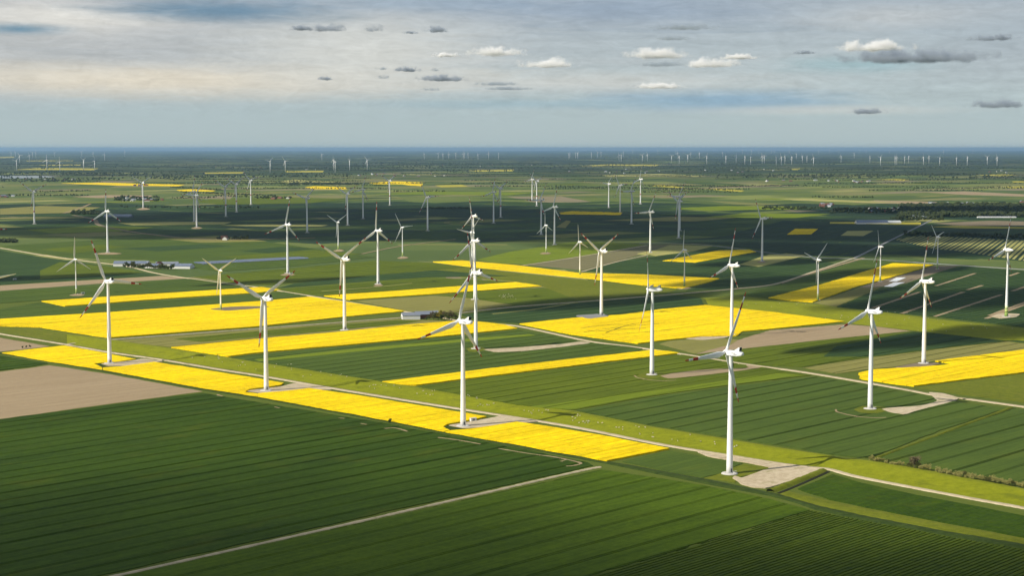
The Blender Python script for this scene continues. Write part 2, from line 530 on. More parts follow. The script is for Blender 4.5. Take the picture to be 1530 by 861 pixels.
def strip(name, pts, width, z, mat, kind='structure', sub=6, ragged=0.0, px=True):
    """a path or track along a line on the ground, slightly raised, with sloping edges"""
    P = smooth_line([gp(*q) if px else Vector(q) for q in pts], sub)
    ORDER[0] += 1
    z = z + 0.004 * (ORDER[0] % 10)
    o0 = P[0].copy()
    bm = bmesh.new()
    prev = None
    for i, p in enumerate(P):
        d = (P[min(i + 1, len(P) - 1)] - P[max(i - 1, 0)]); d.z = 0; d.normalize()
        s = Vector((-d.y, d.x, 0))
        w = width * 0.5 * (1 + random.uniform(-ragged, ragged))
        q = p - o0
        cur = [bm.verts.new((q + s * (w + .5)).to_tuple()[:2] + (0,)), bm.verts.new((q + s * w).to_tuple()[:2] + (z,)),
               bm.verts.new((q - s * w).to_tuple()[:2] + (z,)), bm.verts.new((q - s * (w + .5)).to_tuple()[:2] + (0,))]
        if prev:
            for k in range(3): bm.faces.new((prev[k + 1], cur[k + 1], cur[k], prev[k]))
        prev = cur
    bmesh.ops.recalc_face_normals(bm, faces=bm.faces)
    o = obj(name, bm, mat); o.location = o0
    return tag(o, kind=kind)


HW, HR = 0.42, 1.15          # heights of wheat and rape
PAIR = [(-1.05, 0.95), (1.05, 0.95)]
ONE = [(0.0, 1.7)]

# lines along the dike
ROAD1 = [(-80, 485), (0, 499.5), (95, 515), (166, 527.5), (240, 538), (332, 553.5), (390, 562.5), (490, 580), (584, 595.5), (674, 610), (752, 622),
         (809, 631), (880, 643.5), (989, 665.5), (1087, 681.5), (1165, 694), (1213, 700), (1239, 702.5), (1278, 713), (1357, 728.5), (1455, 747), (1530, 760.5), (1640, 782)]
L2 = [(100, 500), (163, 507), (256, 520.5), (343, 535), (380, 541), (544, 566.5), (620, 578), (770, 606), (858, 614.5), (976, 638.5), (1087, 656.5), (1260, 685.5), (1303, 688.5), (1380, 702), (1530, 731), (1640, 752)]

# --- foreground
slab('wheat_field', [(302, 588), (440, 611), (580, 634), (664, 650.5), (780, 672), (878, 692), (886, 697), (560, 770), (300, 828), (170, 857), (-40, 905),
                     (-330, 960), (-330, 690), (-60, 635), (0, 627.5)], HW, M['wheat_fore'], (19.5, PAIR), tram0=4)
slab('wheat_field', [(899, 703), (980, 715), (1054, 727), (1150, 747), (1210, 763.5), (1050, 812), (880, 862), (600, 940), (300, 1010), (-100, 1010), (-100, 932), (178, 864), (480, 797), (700, 747)],
     HW, M['wheat_fore2'], (21.0, PAIR), tram0=9)
slab('ridge_crop_field', [(1213, 764.5), (1290, 779), (1400, 800), (1530, 823), (1720, 866), (1720, 1000), (620, 1000), (640, 933), (882, 863), (1050, 813)], HW, M['ridge'], (3.1, [(0, 1.15)]))
slab('ploughed_field', [(74, 546.5), (153, 558), (240, 573.5), (303, 585.5), (150, 606), (0, 627), (-200, 655), (-200, 580), (0, 556)], 0.10, M['soil'])
slab('wheat_field', [(0, 532), (72, 544), (40, 549.5), (0, 554), (-60, 560), (-60, 536)], HW, M['wheat_fore'], (15.0, ONE))
strip('farm_track', [(-120, 928), (176, 861), (480, 793), (700, 743), (860, 706), (897, 698.5)], 2.3, 0.45, M['track'], ragged=0.45, sub=30)
for q in ([(574, 641.5), (588, 640.5), (600, 643), (609, 646)], [(655, 655), (685, 659), (718, 665)], [(745, 671.5), (790, 679), (830, 684.5), (862, 691.5), (868, 694), (858, 697), (846, 698)],
          [(539, 634), (548, 635.5)], [(506, 625.5), (515, 626.5)], [(325, 590.5), (333, 593)], [(410, 609), (418, 611)], [(838, 691), (846, 688)]):
    strip('worn_headland', q, 1.5, 0.46, M['soil'], ragged=0.5)
slab('wheat_field', [(1192, 732), (1244, 710), (1290, 723.5), (1356, 738), (1455, 757), (1530, 772), (1720, 809), (1720, 850), (1530, 804.5), (1400, 780), (1290, 758.5), (1240, 748)], HW, M['wheat_fore'], (9.0, [(0, .8)]), ang=ANG + math.pi / 2)
# long verge / ditch between foreground fields and the strip
def band(name, a, c, z, mat, n=80):
    A = resample([gp(*q) for q in a], n); B = resample([gp(*q) for q in c], n)
    o0 = A[0].copy(); bm = bmesh.new(); prev = None
    for p, q in zip(A, B):
        row = []
        for t, zz in ((0, 0.02), (0.12, z), (0.5, z * 1.1), (0.88, z), (1, 0.02)):
            v = p.lerp(q, t) - o0
            row.append(bm.verts.new((v.x, v.y, max(0.01, zz + random.uniform(-.12, .12) * (0 < t < 1)))))
        if prev:
            for i in range(4): bm.faces.new((prev[i], row[i], row[i + 1], prev[i + 1]))
        prev = row
    bmesh.ops.recalc_face_normals(bm, faces=bm.faces)
    for f in bm.faces:
        if f.normal.z < 0: f.normal_flip()
    o = obj(name, bm, mat, smooth=True); o.location = o0
    return tag(o, kind='structure')


band('grass_verge', [(-40, 524), (0, 529.5), (153, 556), (304, 584), (390, 597), (576, 631.5), (664, 649), (760, 667), (907, 694), (1054, 724), (1155, 743), (1215, 760)],
     [(-40, 521), (0, 527), (153, 553), (304, 581.5), (390, 594), (576, 628.5), (664, 645.5), (760, 662), (907, 690), (1054, 716), (1157, 738), (1219, 757)], 0.5, M['ditch'])
band('grass_verge', [(1160, 742), (1220, 763.5), (1290, 778.5), (1400, 799.5), (1530, 822.5), (1700, 861)], [(1163, 739), (1225, 757), (1290, 771), (1400, 792), (1530, 814), (1700, 851)], 0.5, M['ditch'])
band('grass_verge', [(1165, 739), (1225, 757), (1290, 771), (1400, 792), (1530, 814), (1700, 851)], [(1180, 735), (1240, 749), (1290, 759), (1400, 780.5), (1530, 805), (1700, 845)], 0.4, M['verge'])

# --- the rape strip below the dike road
slab('rapeseed_field', [(3, 529), (60, 522), (96, 518), (140, 526), (175, 533), (203, 538), (178, 542), (140, 545), (153, 551), (153, 554), (70, 541)], HR, M['rape'], (18.0, [(-.9, .42), (.9, .42)]))
slab('rapeseed_field', [(154, 551), (180, 549.5), (230, 542.5), (300, 553.5), (380, 566.5), (424, 574), (418, 577.5), (395, 581), (372, 584), (366, 588), (384, 590), (384, 594), (304, 581.5), (154, 554.2)], HR, M['rape'], (18.0, [(-.9, .42), (.9, .42)]))
slab('rapeseed_field', [(385, 590), (420, 587), (462, 582), (520, 590.5), (579, 600), (690, 618.5), (727, 624.5), (712, 628), (668, 636), (662, 640), (672, 645), (664, 647), (576, 629.5), (385, 594.3)], HR, M['rape'], (18.0, [(-.9, .42), (.9, .42)]))
slab('rapeseed_field', [(674, 645.5), (705, 643), (772, 632.5), (820, 639.5), (880, 649.5), (940, 661), (1000, 672.5), (955, 681.5), (907, 691), (830, 677.5), (760, 664), (665, 647.5)], HR, M['rape'], (18.0, [(-.9, .42), (.9, .42)]))
slab('meadow', [(930, 691), (1003, 674.5), (1060, 685), (1110, 693), (1085, 703), (1072, 710), (1050, 715), (985, 703)], 0.3, M['wheat_grey'])
slab('meadow', [(1085, 703), (1112, 694), (1158, 700), (1130, 709), (1108, 713), (1098, 722), (1052, 715.5), (1072, 710)], 0.25, M['verge'])

# --- between dike and second road
slab('rapeseed_field', [(-40, 481), (0, 478), (160, 468), (390, 451), (465, 444.5), (480, 447), (506, 450.5), (606, 466), (520, 474), (380, 489.5), (163, 506), (60, 490), (-40, 487)], HR, M['rape'], (30.0, [(0, .8)]))
slab('fallow_field', [(170, 510), (390, 493), (592, 477.5), (640, 479), (672, 480.5), (610, 485.5), (500, 497), (380, 507), (255, 519)], 0.35, M['olive'], (24, ONE))
slab('wheat_field', [(260, 507), (390, 495), (592, 479), (630, 480), (608, 484), (500, 494.5), (380, 505), (300, 512)], HW, M['wheat_mid'], (24, ONE))
slab('rapeseed_field', [(256, 520.5), (380, 508.2), (500, 498), (612, 486.3), (676, 481.2), (715, 482), (755, 486.5), (773, 492), (700, 500), (560, 513), (380, 529), (342, 534)], HR, M['rape'], (26.0, [(0, .8)]))
slab('wheat_field', [(345, 535), (560, 514), (700, 501), (777, 493.7), (820, 500.5), (868, 510.5), (882, 512.5), (962, 521), (950, 526), (760, 547.8), (571, 571), (543, 566), (380, 540)], HW, M['wheat_grey'], (22.0, ONE))
slab('wheat_field', [(380, 538), (520, 523), (700, 507), (790, 500), (800, 502), (700, 511), (520, 527.5), (388, 541)], HW + .05, M['wheat_lite'])
slab('rapeseed_field', [(571, 572), (760, 548.8), (977, 524.3), (1000, 526.5), (1016, 529), (890, 544), (760, 560), (622, 577), (600, 576.5)], HR, M['rape'], (26.0, [(0, .8)]))
slab('wheat_field', [(624, 579), (760, 561.2), (1018, 530.5), (1060, 536), (1120, 546), (1180, 556), (1212, 561.5), (1100, 575.5), (1000, 588.5), (856, 613.5), (775, 606)], HW, M['wheat_mid'], (22.0, ONE))
slab('wheat_field', [(790, 609), (1000, 582), (1160, 558.5), (1205, 561.5), (1080, 577), (960, 594.5), (857, 613)], HW + .05, M['wheat_lite'], (22.0, ONE))
slab('wheat_field', [(862, 615), (1000, 591), (1100, 577.5), (1220, 563.5), (1293, 575), (1360, 586), (1400, 596), (1432, 602), (1505, 611), (1400, 646), (1300, 685.5), (1260, 682.5), (1087, 654.5), (976, 637)], HW, M['wheat_grey'], (24.0, PAIR))
slab('wheat_field', [(1312, 686.5), (1408, 647.5), (1518, 611.5), (1530, 612), (1700, 645), (1700, 762), (1530, 726), (1440, 708), (1380, 698)], HW, M['wheat_grey'], (24.0, PAIR), tram0=6)

# --- beyond the second road
slab('rapeseed_field', [(1283, 559), (1305, 554), (1383, 549.3), (1412, 547), (1424, 545), (1397, 541), (1530, 524), (1680, 507), (1680, 545), (1530, 558), (1365, 578.5), (1330, 574), (1285, 567)], HR, M['rape'], (26.0, [(0, .8)]))
slab('meadow', [(1368, 580), (1530, 559), (1690, 545), (1690, 625), (1530, 602), (1440, 591)], 0.2, M['verge'])
slab('fallow_field', [(1200, 550), (1300, 535), (1420, 520), (1530, 508), (1680, 495), (1680, 506), (1530, 523), (1396, 540), (1365, 547), (1300, 552), (1250, 559)], 0.3, M['olive'], (20, ONE))
slab('wheat_field', [(1042, 531), (1105, 523.5), (1250, 507), (1365, 496), (1440, 503), (1530, 514), (1530, 507.5), (1420, 519.5), (1300, 534.5), (1200, 549), (1140, 546)], HW, M['wheat_mid'], (24, ONE))
slab('wheat_field', [(1365, 496), (1440, 503), (1530, 513), (1680, 532), (1680, 494), (1530, 507.5), (1420, 519), (1300, 534), (1230, 534), (1250, 518)], HW + .02, M['wheat_dark'], (24, ONE))
slab('ploughed_field', [(1040, 529.5), (1105, 508), (1150, 494), (1262, 485), (1310, 488.5), (1360, 495), (1250, 506), (1140, 518), (1100, 522.5)], 0.10, M['soil'])
slab('meadow', [(985, 515), (1000, 510), (1060, 505.5), (1104, 508), (1090, 516), (1038, 529)], 0.14, M['olive'])
slab('rapeseed_field', [(776, 485), (862, 476), (930, 471.5), (990, 463), (1054, 457), (1150, 467), (1262, 481.5), (1150, 493), (1110, 496.5), (1100, 503), (1050, 504), (990, 510), (953, 514.5), (850, 500)], HR, M['rape'], (34.0, [(0, .9)]))
for q in ([(872, 498), (930, 490), (985, 485)], [(900, 502), (960, 498), (1015, 493)], [(868, 492), (910, 487), (950, 487)], [(905, 499), (940, 487), (975, 481)], [(890, 497), (940, 493), (965, 492)]):
    strip('trampled_lane', q, 1.8, HR + .02, M['ditch'], ragged=0.6)
slab('wheat_field', [(690, 471), (760, 462), (862, 453.5), (1005, 442), (1046, 445), (1052, 456), (990, 462), (920, 470), (862, 475), (774, 483.5), (715, 480)], HW, M['wheat_dark'], (26, ONE))
slab('fallow_field', [(530, 450), (650, 442.3), (700, 446), (768, 456.5), (740, 460), (684, 467), (614, 466)], 0.3, M['olive'])
slab('meadow', [(652, 441.8), (700, 437), (775, 432.5), (812, 430), (870, 447), (770, 455.5), (700, 445.5)], 0.25, M['wheat_mid'])
slab('rapeseed_field', [(484, 443), (600, 435), (770, 422.5), (790, 425), (809, 428.5), (760, 432), (640, 441), (523, 449)], HR, M['rape'], (34, [(0, .9)]))
slab('wheat_field', [(408, 433), (560, 421), (640, 415), (768, 421.5), (600, 434), (482, 442)], HW, M['wheat_mid'], (26, ONE))
slab('wheat_field', [(440, 424), (560, 412), (650, 404), (760, 413), (640, 414.5), (560, 420), (415, 431)], HW, M['wheat_dark'], (26, ONE))
slab('wheat_field', [(290, 414), (430, 402), (560, 390), (645, 393), (700, 400), (640, 404), (540, 413), (400, 427), (345, 422)], HW, M['wheat_mid'], (30, ONE))
slab('meadow', [(560, 400), (650, 394), (700, 400), (860, 417), (1015, 432), (1000, 437), (862, 449), (812, 429), (770, 421), (650, 411)], 0.25, M['verge'])
slab('rapeseed_field', [(62, 451), (200, 442), (390, 430), (420, 434), (390, 438), (250, 447), (97, 458.5)], HR, M['rape'], (30, [(0, .8)]))
slab('wheat_field', [(-50, 467), (0, 463), (62, 452), (97, 459.5), (390, 439.5), (430, 436), (463, 442), (390, 450), (160, 467), (-50, 480)], HW, M['wheat_grey'], (26, ONE))
slab('ploughed_field', [(-60, 431), (0, 427), (243, 412.5), (283, 416), (150, 424), (0, 435), (-60, 439)], 0.12, M['soil'])
slab('wheat_field', [(-60, 440), (0, 436), (284, 417), (336, 424), (383, 429), (200, 440.5), (60, 449.5), (-60, 458)], HW, M['wheat_grey'], (26, ONE))
slab('wheat_field', [(-60, 428), (-60, 380), (0, 374.5), (60, 384), (150, 396.5), (225, 410), (240, 411.5), (0, 426)], HW, M['wheat_dark'], (30, ONE))
slab('meadow', [(90, 392), (160, 398.5), (215, 408), (60, 418), (60, 405)], HW + .06, M['wheat_mid'])
slab('wheat_field', [(0, 368), (160, 358), (330, 352), (430, 366), (560, 385), (440, 398), (330, 406), (290, 401), (215, 388), (100, 386)], HW, M['wheat_grey'], (40, ONE))
for q, k in (([(180, 372), (300, 365), (350, 368), (240, 376)], 'wheat_dark'), ([(330, 384), (470, 374), (540, 380), (400, 391)], 'wheat_mid'), ([(240, 357), (330, 353), (400, 361), (300, 363)], 'olive'), ([(60, 373), (150, 366), (190, 369), (110, 379)], 'wheat_mid'), ([(420, 369), (470, 372), (400, 379), (360, 376)], 'wheat_dark')):
    slab('wheat_field', q, HW + .06, M[k], (40, ONE))
slab('rapeseed_field', [(647, 392), (690, 390), (770, 397), (867, 409), (960, 411), (1075, 417), (1060, 422), (1020, 432), (960, 427), (880, 417), (770, 406), (700, 399)], HR, M['rape'], (34, [(0, .9)]))
slab('wheat_field', [(712, 388.5), (760, 377), (862, 361), (965, 366), (900, 378), (787, 395.5), (740, 393)], HW, M['wheat_lite'], (40, ONE))
slab('fallow_field', [(789, 396.3), (900, 379), (972, 366.5), (1012, 366), (960, 380), (924, 390), (871, 404)], 0.3, M['stubble'])
slab('wheat_field', [(873, 405), (926, 391), (985, 383), (1030, 377), (1075, 370), (1140, 375), (1180, 380), (1150, 392), (1080, 416), (960, 410.5)], HW, M['wheat_dark'], (26, ONE))
slab('rapeseed_field', [(990, 390.5), (1075, 375), (1120, 374), (1130, 377), (1040, 393)], HR, M['rape'], (30, [(0, 3.0)]))
slab('meadow', [(962, 379.5), (1000, 367), (1065, 368), (1035, 376), (980, 383)], 0.45, M['pale'])
slab('meadow', [(1104, 396), (1140, 383), (1175, 379), (1205, 382), (1165, 392), (1135, 399)], 0.48, M['pale'])
slab('wheat_field', [(1082, 417), (1110, 405), (1190, 385), (1260, 396), (1230, 405), (1160, 424), (1100, 431), (1025, 435)], HW, M['wheat_dark'], (20, ONE))
slab('wheat_field', [(1165, 426), (1230, 407), (1290, 388), (1395, 391), (1330, 394), (1226, 426), (1148, 445), (1110, 440)], HW, M['wheat_grey'], (20, ONE))
slab('rapeseed_field', [(1148, 446), (1227, 426), (1334, 394), (1395, 396.5), (1319, 419), (1280, 429), (1214, 452.5), (1180, 450)], HR, M['rape'], (30, [(0, 1.4)]))
slab('ploughed_field', [(1322, 418.5), (1398, 397), (1432, 397.5), (1402, 407), (1352, 424), (1300, 431), (1284, 429.5)], 0.15, M['soil_brown'])
slab('meadow', [(1216, 453), (1282, 430.5), (1316, 430.5), (1300, 437), (1248, 459)], 0.2, M['olive'])
slab('wheat_field', [(1250, 459.5), (1302, 438), (1354, 425), (1405, 407), (1440, 398), (1530, 405), (1690, 418), (1690, 505), (1530, 489), (1400, 474.5)], HW, M['wheat_dark'], (13, [(0, 2.4)]))
for q in ([(1398, 428), (1457, 409)], [(1347, 469.5), (1439, 437)], [(1445, 434), (1468, 427)], [(1396, 474), (1496, 441)], [(1473, 477), (1530, 456.5), (1560, 446)],
          [(1478, 472.5), (1530, 453), (1560, 442)], [(1508, 413), (1522, 408)], [(1512, 436), (1540, 426)], [(1304, 461), (1374, 437)]):
    strip('bare_strip', q, 5.5, 0.62, M['soil'], ragged=0.15)
slab('film_covered_bed', [(1328, 421), (1340, 415.2), (1354, 415.2), (1340, 421)], 0.5, M['plastic'])
slab('film_covered_bed', [(1321, 428.5), (1337, 422.5), (1352, 422.5), (1334, 429)], 0.5, M['plastic'])
slab('wheat_field', [(1055, 362), (1110, 345), (1170, 330), (1240, 331), (1388, 331), (1276, 384), (1190, 381)], 0.34, M['wheat_dark_shaded'], (38, [(0, 3.6)]), ang=R(69))
slab('wheat_field', [(1330, 359), (1380, 351), (1530, 359), (1660, 365), (1660, 399), (1530, 391), (1430, 376), (1393, 373)], 0.26, M['wheat_dark_shaded'])
slab('striped_crop_field', [(1335, 358), (1380, 352), (1530, 360), (1660, 366), (1660, 398), (1530, 390), (1430, 375), (1395, 372)], HW, M['pale'], (11.0, [(0, 6.2)]), ang=R(69))
slab('meadow', [(1256, 352.5), (1266, 345.5), (1305, 345), (1290, 353)], 0.5, M['pale'])
slab('rapeseed_field', [(1176, 351), (1188, 342.5), (1222, 342.5), (1212, 350.5)], HR, M['rape'], (16, [(0, 6)]))
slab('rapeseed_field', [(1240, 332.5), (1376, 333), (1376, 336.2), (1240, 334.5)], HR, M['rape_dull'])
slab('ploughed_field', [(-60, 497), (0, 505), (74, 518), (40, 522), (0, 526), (-60, 533)], 0.14, M['soil'])
slab('rapeseed_field', [(836, 318), (855, 316), (930, 318), (927, 321.5), (838, 320.5)], HR, M['rape'], (45, [(0, 15)]), ang=ANG)
slab('rapeseed_field', [(831, 340), (846, 330), (853, 331), (845, 341)], HR, M['olive'])
# far strips seen almost edge on
for kind, pts in (
    ('rape', [(92, 274), (150, 273), (276, 276.3), (268, 278.3), (180, 277.3)]), ('rape', [(264, 284), (285, 283), (322, 285), (318, 286.2), (270, 286)]),
    ('rape', [(20, 253.6), (60, 251), (147, 251.7), (140, 254.3)]), ('rape', [(57, 246.6), (122, 245.6), (120, 247.4), (70, 247.8)]),
    ('rape', [(0, 234.4), (22, 234), (20, 235.6), (0, 236)]), ('rape', [(38, 240), (110, 239.4), (110, 240.8), (40, 241.2)]), ('rape', [(306, 258), (365, 257), (362, 259.3), (306, 259.6)]),
    ('rape', [(426, 255.4), (484, 255), (482, 257.5), (428, 257.5)]), ('pale', [(418, 271), (440, 268.2), (505, 272), (500, 275), (430, 274)]),
    ('rape', [(456, 280), (470, 278.3), (516, 280), (518, 283), (470, 282.6)]), ('rape', [(550, 273.5), (592, 271), (636, 273), (600, 275.4), (560, 275)]),
    ('rape', [(594, 274.6), (632, 275), (630, 278), (612, 277)]), ('rape', [(650, 277), (690, 276), (700, 279), (660, 280)]), ('rape', [(700, 254.5), (768, 253.4), (766, 256), (712, 256.6)]),
    ('pale', [(900, 262), (985, 259.8), (1055, 262.5), (1040, 264), (910, 264)]), ('rape', [(972, 278), (985, 276.3), (1024, 280), (1018, 281.3)]),
    ('rape', [(1058, 283.3), (1072, 281.6), (1112, 284.8), (1108, 286.6)]), ('rape', [(1310, 268.4), (1340, 267.4), (1360, 268.5), (1350, 270.4)]),
    ('rape', [(1458, 261.4), (1500, 260.4), (1522, 261.5), (1500, 263.2)]), ('rape', [(1498, 279.5), (1530, 278.3), (1560, 279), (1560, 281), (1510, 281)]),
    ('rape', [(1512, 271), (1560, 270), (1560, 272), (1515, 272.6)]), ('pale', [(0, 325.5), (60, 324.2), (138, 325.3), (60, 327.2), (0, 327.2)]),
    ('pale', [(176, 333.5), (260, 331.6), (346, 332.2), (335, 335.4), (200, 337)]), ('pale', [(330, 337), (400, 335.6), (490, 336.6), (480, 338.8), (390, 338.8)]),
    ('soil', [(1275, 302.5), (1310, 299.5), (1400, 302), (1400, 305.5), (1320, 304)]), ('soil', [(1385, 287.5), (1440, 286), (1540, 291), (1540, 294), (1440, 291)]),
    ('soil', [(108, 294), (160, 291.5), (228, 292), (225, 294.6), (150, 296)]), ('olive', [(0, 312), (60, 308), (150, 310), (120, 318), (0, 321)]),
    ('pale', [(1140, 384), (1150, 380.5), (1180, 381), (1170, 385)]), ('pale', [(1165, 297.6), (1200, 296.8), (1260, 299), (1350, 303), (1300, 303), (1190, 299.5)]),
    ('rape', [(866, 248.5), (905, 245.4), (986, 246), (980, 248)]), ('rape', [(1180, 252.4), (1195, 251.5), (1194, 253.8), (1182, 254)]),
    ('wheat_lite', [(1000, 312), (1080, 308), (1200, 309), (1190, 313), (1060, 315)]), ('wheat_lite', [(560, 290), (640, 286), (800, 288), (760, 292)]),
    ('wheat_lite', [(1050, 325), (1110, 319), (1240, 320), (1190, 326)]), ('olive', [(900, 330), (1010, 324), (1100, 326), (1040, 331)]),
    ('soil_brown', [(1395, 334), (1480, 330), (1560, 332), (1560, 337), (1440, 338)]), ('rape', [(1390, 339), (1440, 337.8), (1530, 339.5), (1530, 342), (1440, 341.5)]),
    ('wheat_lite', [(40, 344), (140, 338), (230, 340), (180, 346), (80, 349)]), ('wheat_mid', [(280, 300), (420, 295), (520, 297), (460, 304), (330, 306)])):
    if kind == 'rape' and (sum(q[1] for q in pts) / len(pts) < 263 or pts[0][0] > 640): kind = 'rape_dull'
    nm = {'rape': 'rapeseed_field', 'rape_dull': 'rapeseed_field', 'pale': 'meadow', 'soil': 'ploughed_field', 'soil_brown': 'ploughed_field', 'olive': 'fallow_field'}.get(kind, 'wheat_field')
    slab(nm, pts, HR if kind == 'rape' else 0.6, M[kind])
# winter wheat plain, plot by plot: dark crop with cloud shade put into its colour
rq = random.Random(33)
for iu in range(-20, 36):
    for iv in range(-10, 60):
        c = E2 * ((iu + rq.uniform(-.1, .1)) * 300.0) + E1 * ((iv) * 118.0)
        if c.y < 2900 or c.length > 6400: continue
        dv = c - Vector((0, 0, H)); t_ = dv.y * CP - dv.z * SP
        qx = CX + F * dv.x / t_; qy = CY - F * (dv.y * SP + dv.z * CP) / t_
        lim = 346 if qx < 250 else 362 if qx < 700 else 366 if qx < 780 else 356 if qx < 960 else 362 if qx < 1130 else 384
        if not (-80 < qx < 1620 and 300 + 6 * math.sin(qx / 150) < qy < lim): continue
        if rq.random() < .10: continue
        k = rq.choice(('wheat_dark_shaded', 'wheat_dark_shaded', 'wheat_dark_shaded', 'wheat_dark_shaded', 'wheat_dark', 'wheat_dark'))
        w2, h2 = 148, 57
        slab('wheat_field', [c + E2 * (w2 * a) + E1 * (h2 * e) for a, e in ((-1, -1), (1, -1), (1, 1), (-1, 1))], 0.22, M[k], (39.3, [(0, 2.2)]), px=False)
# more strips of pasture, crop and bare soil on the shaded plain, generated field by field
rg = random.Random(21)
for i in range(110):
    px = rg.uniform(-60, 1590); py = 262 + 105 * rg.random() ** 1.4
    c = gp(px, py)
    if c.length < 3000 or 303 < py < 372: continue
    L = rg.uniform(160, 520); Wd = rg.uniform(50, 150)
    a = ANG + rg.choice((0, 0, math.pi / 2)) + rg.uniform(-.12, .12)
    u = Vector((math.cos(a), math.sin(a), 0)); v = Vector((-u.y, u.x, 0))
    k = rg.choice(('wheat_mid', 'wheat_dark', 'wheat_grey', 'wheat_mid', 'olive', 'wheat_lite', 'soil_brown', 'olive', 'wheat_dark'))
    pts = [c + u * L * s + v * Wd * t for s, t in ((-.5, -.5), (.5, -.5), (.5 + rg.uniform(-.1, .1), .5), (-.5 + rg.uniform(-.1, .1), .5))]
    slab({'olive': 'fallow_field', 'soil_brown': 'ploughed_field'}.get(k, 'wheat_field'), pts, 0.30, M[k], (40, [(0, 3)]) if k[0] == 'w' else None, px=False, ang=a)

# the lake on the left horizon
m, b_, p_ = new_mat('lake_water')
p_.inputs['Base Color'].default_value = (0.10, 0.14, 0.17, 1); p_.inputs['Roughness'].default_value = 0.15
slab('lake_water', [(-60, 264), (0, 262.5), (60, 262.4), (85, 264), (60, 266), (0, 266.6), (-60, 267)], 0.2, m)

# ---------------------------------------------------------------- dikes
def dike(name, a, c, hgt, n=120, mat='grass'):
    A = resample([gp(*q) for q in a], n); B = resample([gp(*q) for q in c], n)
    o0 = A[0].copy(); bm = bmesh.new(); prev = None
    for i, (p, q) in enumerate(zip(A, B)):
        row = []
        for t, k in ((0, 0.01), (0.06, 0.03), (0.2, 0.22), (0.38, 0.62), (0.52, 0.93), (0.6, 1.0), (0.68, 0.98), (0.82, 0.5), (0.95, 0.08), (1, 0.01)):
            v = p.lerp(q, t) - o0
            row.append(bm.verts.new((v.x, v.y, 0.15 + hgt * k + random.uniform(-.10, .10) * (0.05 < t < .96))))
        if prev:
            for j in range(9): bm.faces.new((prev[j], row[j], row[j + 1], prev[j + 1]))
        prev = row
    bm.normal_update()
    for f in bm.faces:
        if f.normal.z < 0: f.normal_flip()
    o = obj(name, bm, M[mat], smooth=True); o.location = o0
    return tag(o, kind='structure')


def off(line, dy): return [(x, y + dy) for x, y in line]


L1s = [(100, 514), (166, 525.5), (240, 536), (332, 551.5), (390, 560.5), (490, 578), (584, 593.5), (674, 608), (752, 620), (809, 629), (880, 641.5), (989, 663.5), (1087, 679.5), (1165, 692), (1239, 701), (1278, 711), (1357, 726.5), (1455, 745), (1530, 758), (1640, 779)]
dike('grass_dike', L1s, L2, 3.2)
dike('grass_dike', [(1060, 459), (1150, 469), (1262, 483), (1360, 494), (1440, 502.5), (1530, 513), (1690, 533)], [(1050, 446), (1110, 443), (1150, 448), (1216, 455), (1300, 464), (1395, 477), (1530, 491), (1690, 507)], 2.6)
slab('meadow', [(-60, 488), (60, 492), (163, 508), (150, 512), (108, 514), (0, 497), (-60, 487)], 0.2, M['verge'])

# ---------------------------------------------------------------- roads and pads
strip('dike_road', ROAD1, 3.2, 0.75, M['track'], sub=14, ragged=0.16)
strip('farm_road', [(-60, 365), (0, 371), (60, 381), (125, 390), (190, 398.5), (240, 410), (330, 423), (392, 431), (470, 444), (515, 451), (606, 466.3), (650, 473), (692, 481), (756, 486), (784, 490), (817, 497), (883, 511), (945, 519),
                    (1026, 531), (1113, 545), (1200, 557), (1293, 572.5), (1357, 584), (1400, 592), (1450, 598), (1530, 609), (1640, 624)], 3.9, 0.75, M['track'], sub=14, ragged=0.18)
strip('farm_road', [(684, 469), (760, 460), (862, 452), (1005, 440.5), (1100, 432), (1160, 424.5), (1220, 405), (1278, 385.5)], 5.0, 0.75, M['track'], sub=8)
strip('farm_road', [(1278, 385.5), (1392, 329)], 6.0, 0.75, M['asphalt'])
strip('farm_road', [(165, 508.5), (390, 491.5), (592, 476), (618, 474)], 3.2, 0.7, M['track'])
strip('farm_road', [(97, 516), (125, 511.5), (148, 507.5)], 4.0, 0.75, M['track'])
strip('farm_road', [(780, 397.5), (860, 385), (966, 367)], 5.0, 0.75, M['track'])
strip('farm_road', [(868, 407), (925, 391), (985, 378)], 4.5, 0.75, M['track'])
strip('farm_road', [(955, 364), (1050, 366), (1190, 383), (1300, 388), (1420, 396), (1560, 405)], 6.0, 0.75, M['asphalt'])
strip('farm_road', [(1165, 424), (1215, 408), (1290, 386)], 7.0, 0.7, M['soil'])
strip('old_dike_road', [(110, 322), (140, 328), (147, 336), (175, 343), (220, 350), (300, 358), (390, 358), (470, 356)], 12.0, 1.2, M['soil_brown'])
strip('old_dike_road', [(95, 319), (118, 312), (135, 305)], 9.0, 1.0, M['soil'])
strip('farm_road', [(540, 380), (600, 368), (680, 358)], 5.0, 0.75, M['soil'])
strip('farm_road', [(480, 436), (560, 430), (615, 424)], 3.0, 0.75, M['pale'])
strip('field_path', [(735, 470), (800, 463), (862, 452.5)], 3, 0.72, M['pale'])
strip('field_path', [(1249, 613), (1252, 617), (1278, 623), (1305, 625.5), (1324, 625)], 1.6, 0.5, M['soil'])
strip('field_path', [(948, 562), (955, 566), (985, 570), (1010, 569)], 1.4, 0.5, M['soil'])


def pad(pts, z=0.62, mat='gravel', name='gravel_pad'):
    P = [gp(*q) for q in pts]
    P = [p for i in range(len(P)) for p in (P[i].lerp(P[i - 1], .12), P[i].lerp(P[(i + 1) % len(P)], .12))]
    return slab(name, [(p.x, p.y) for p in P], z, M[mat], px=False)


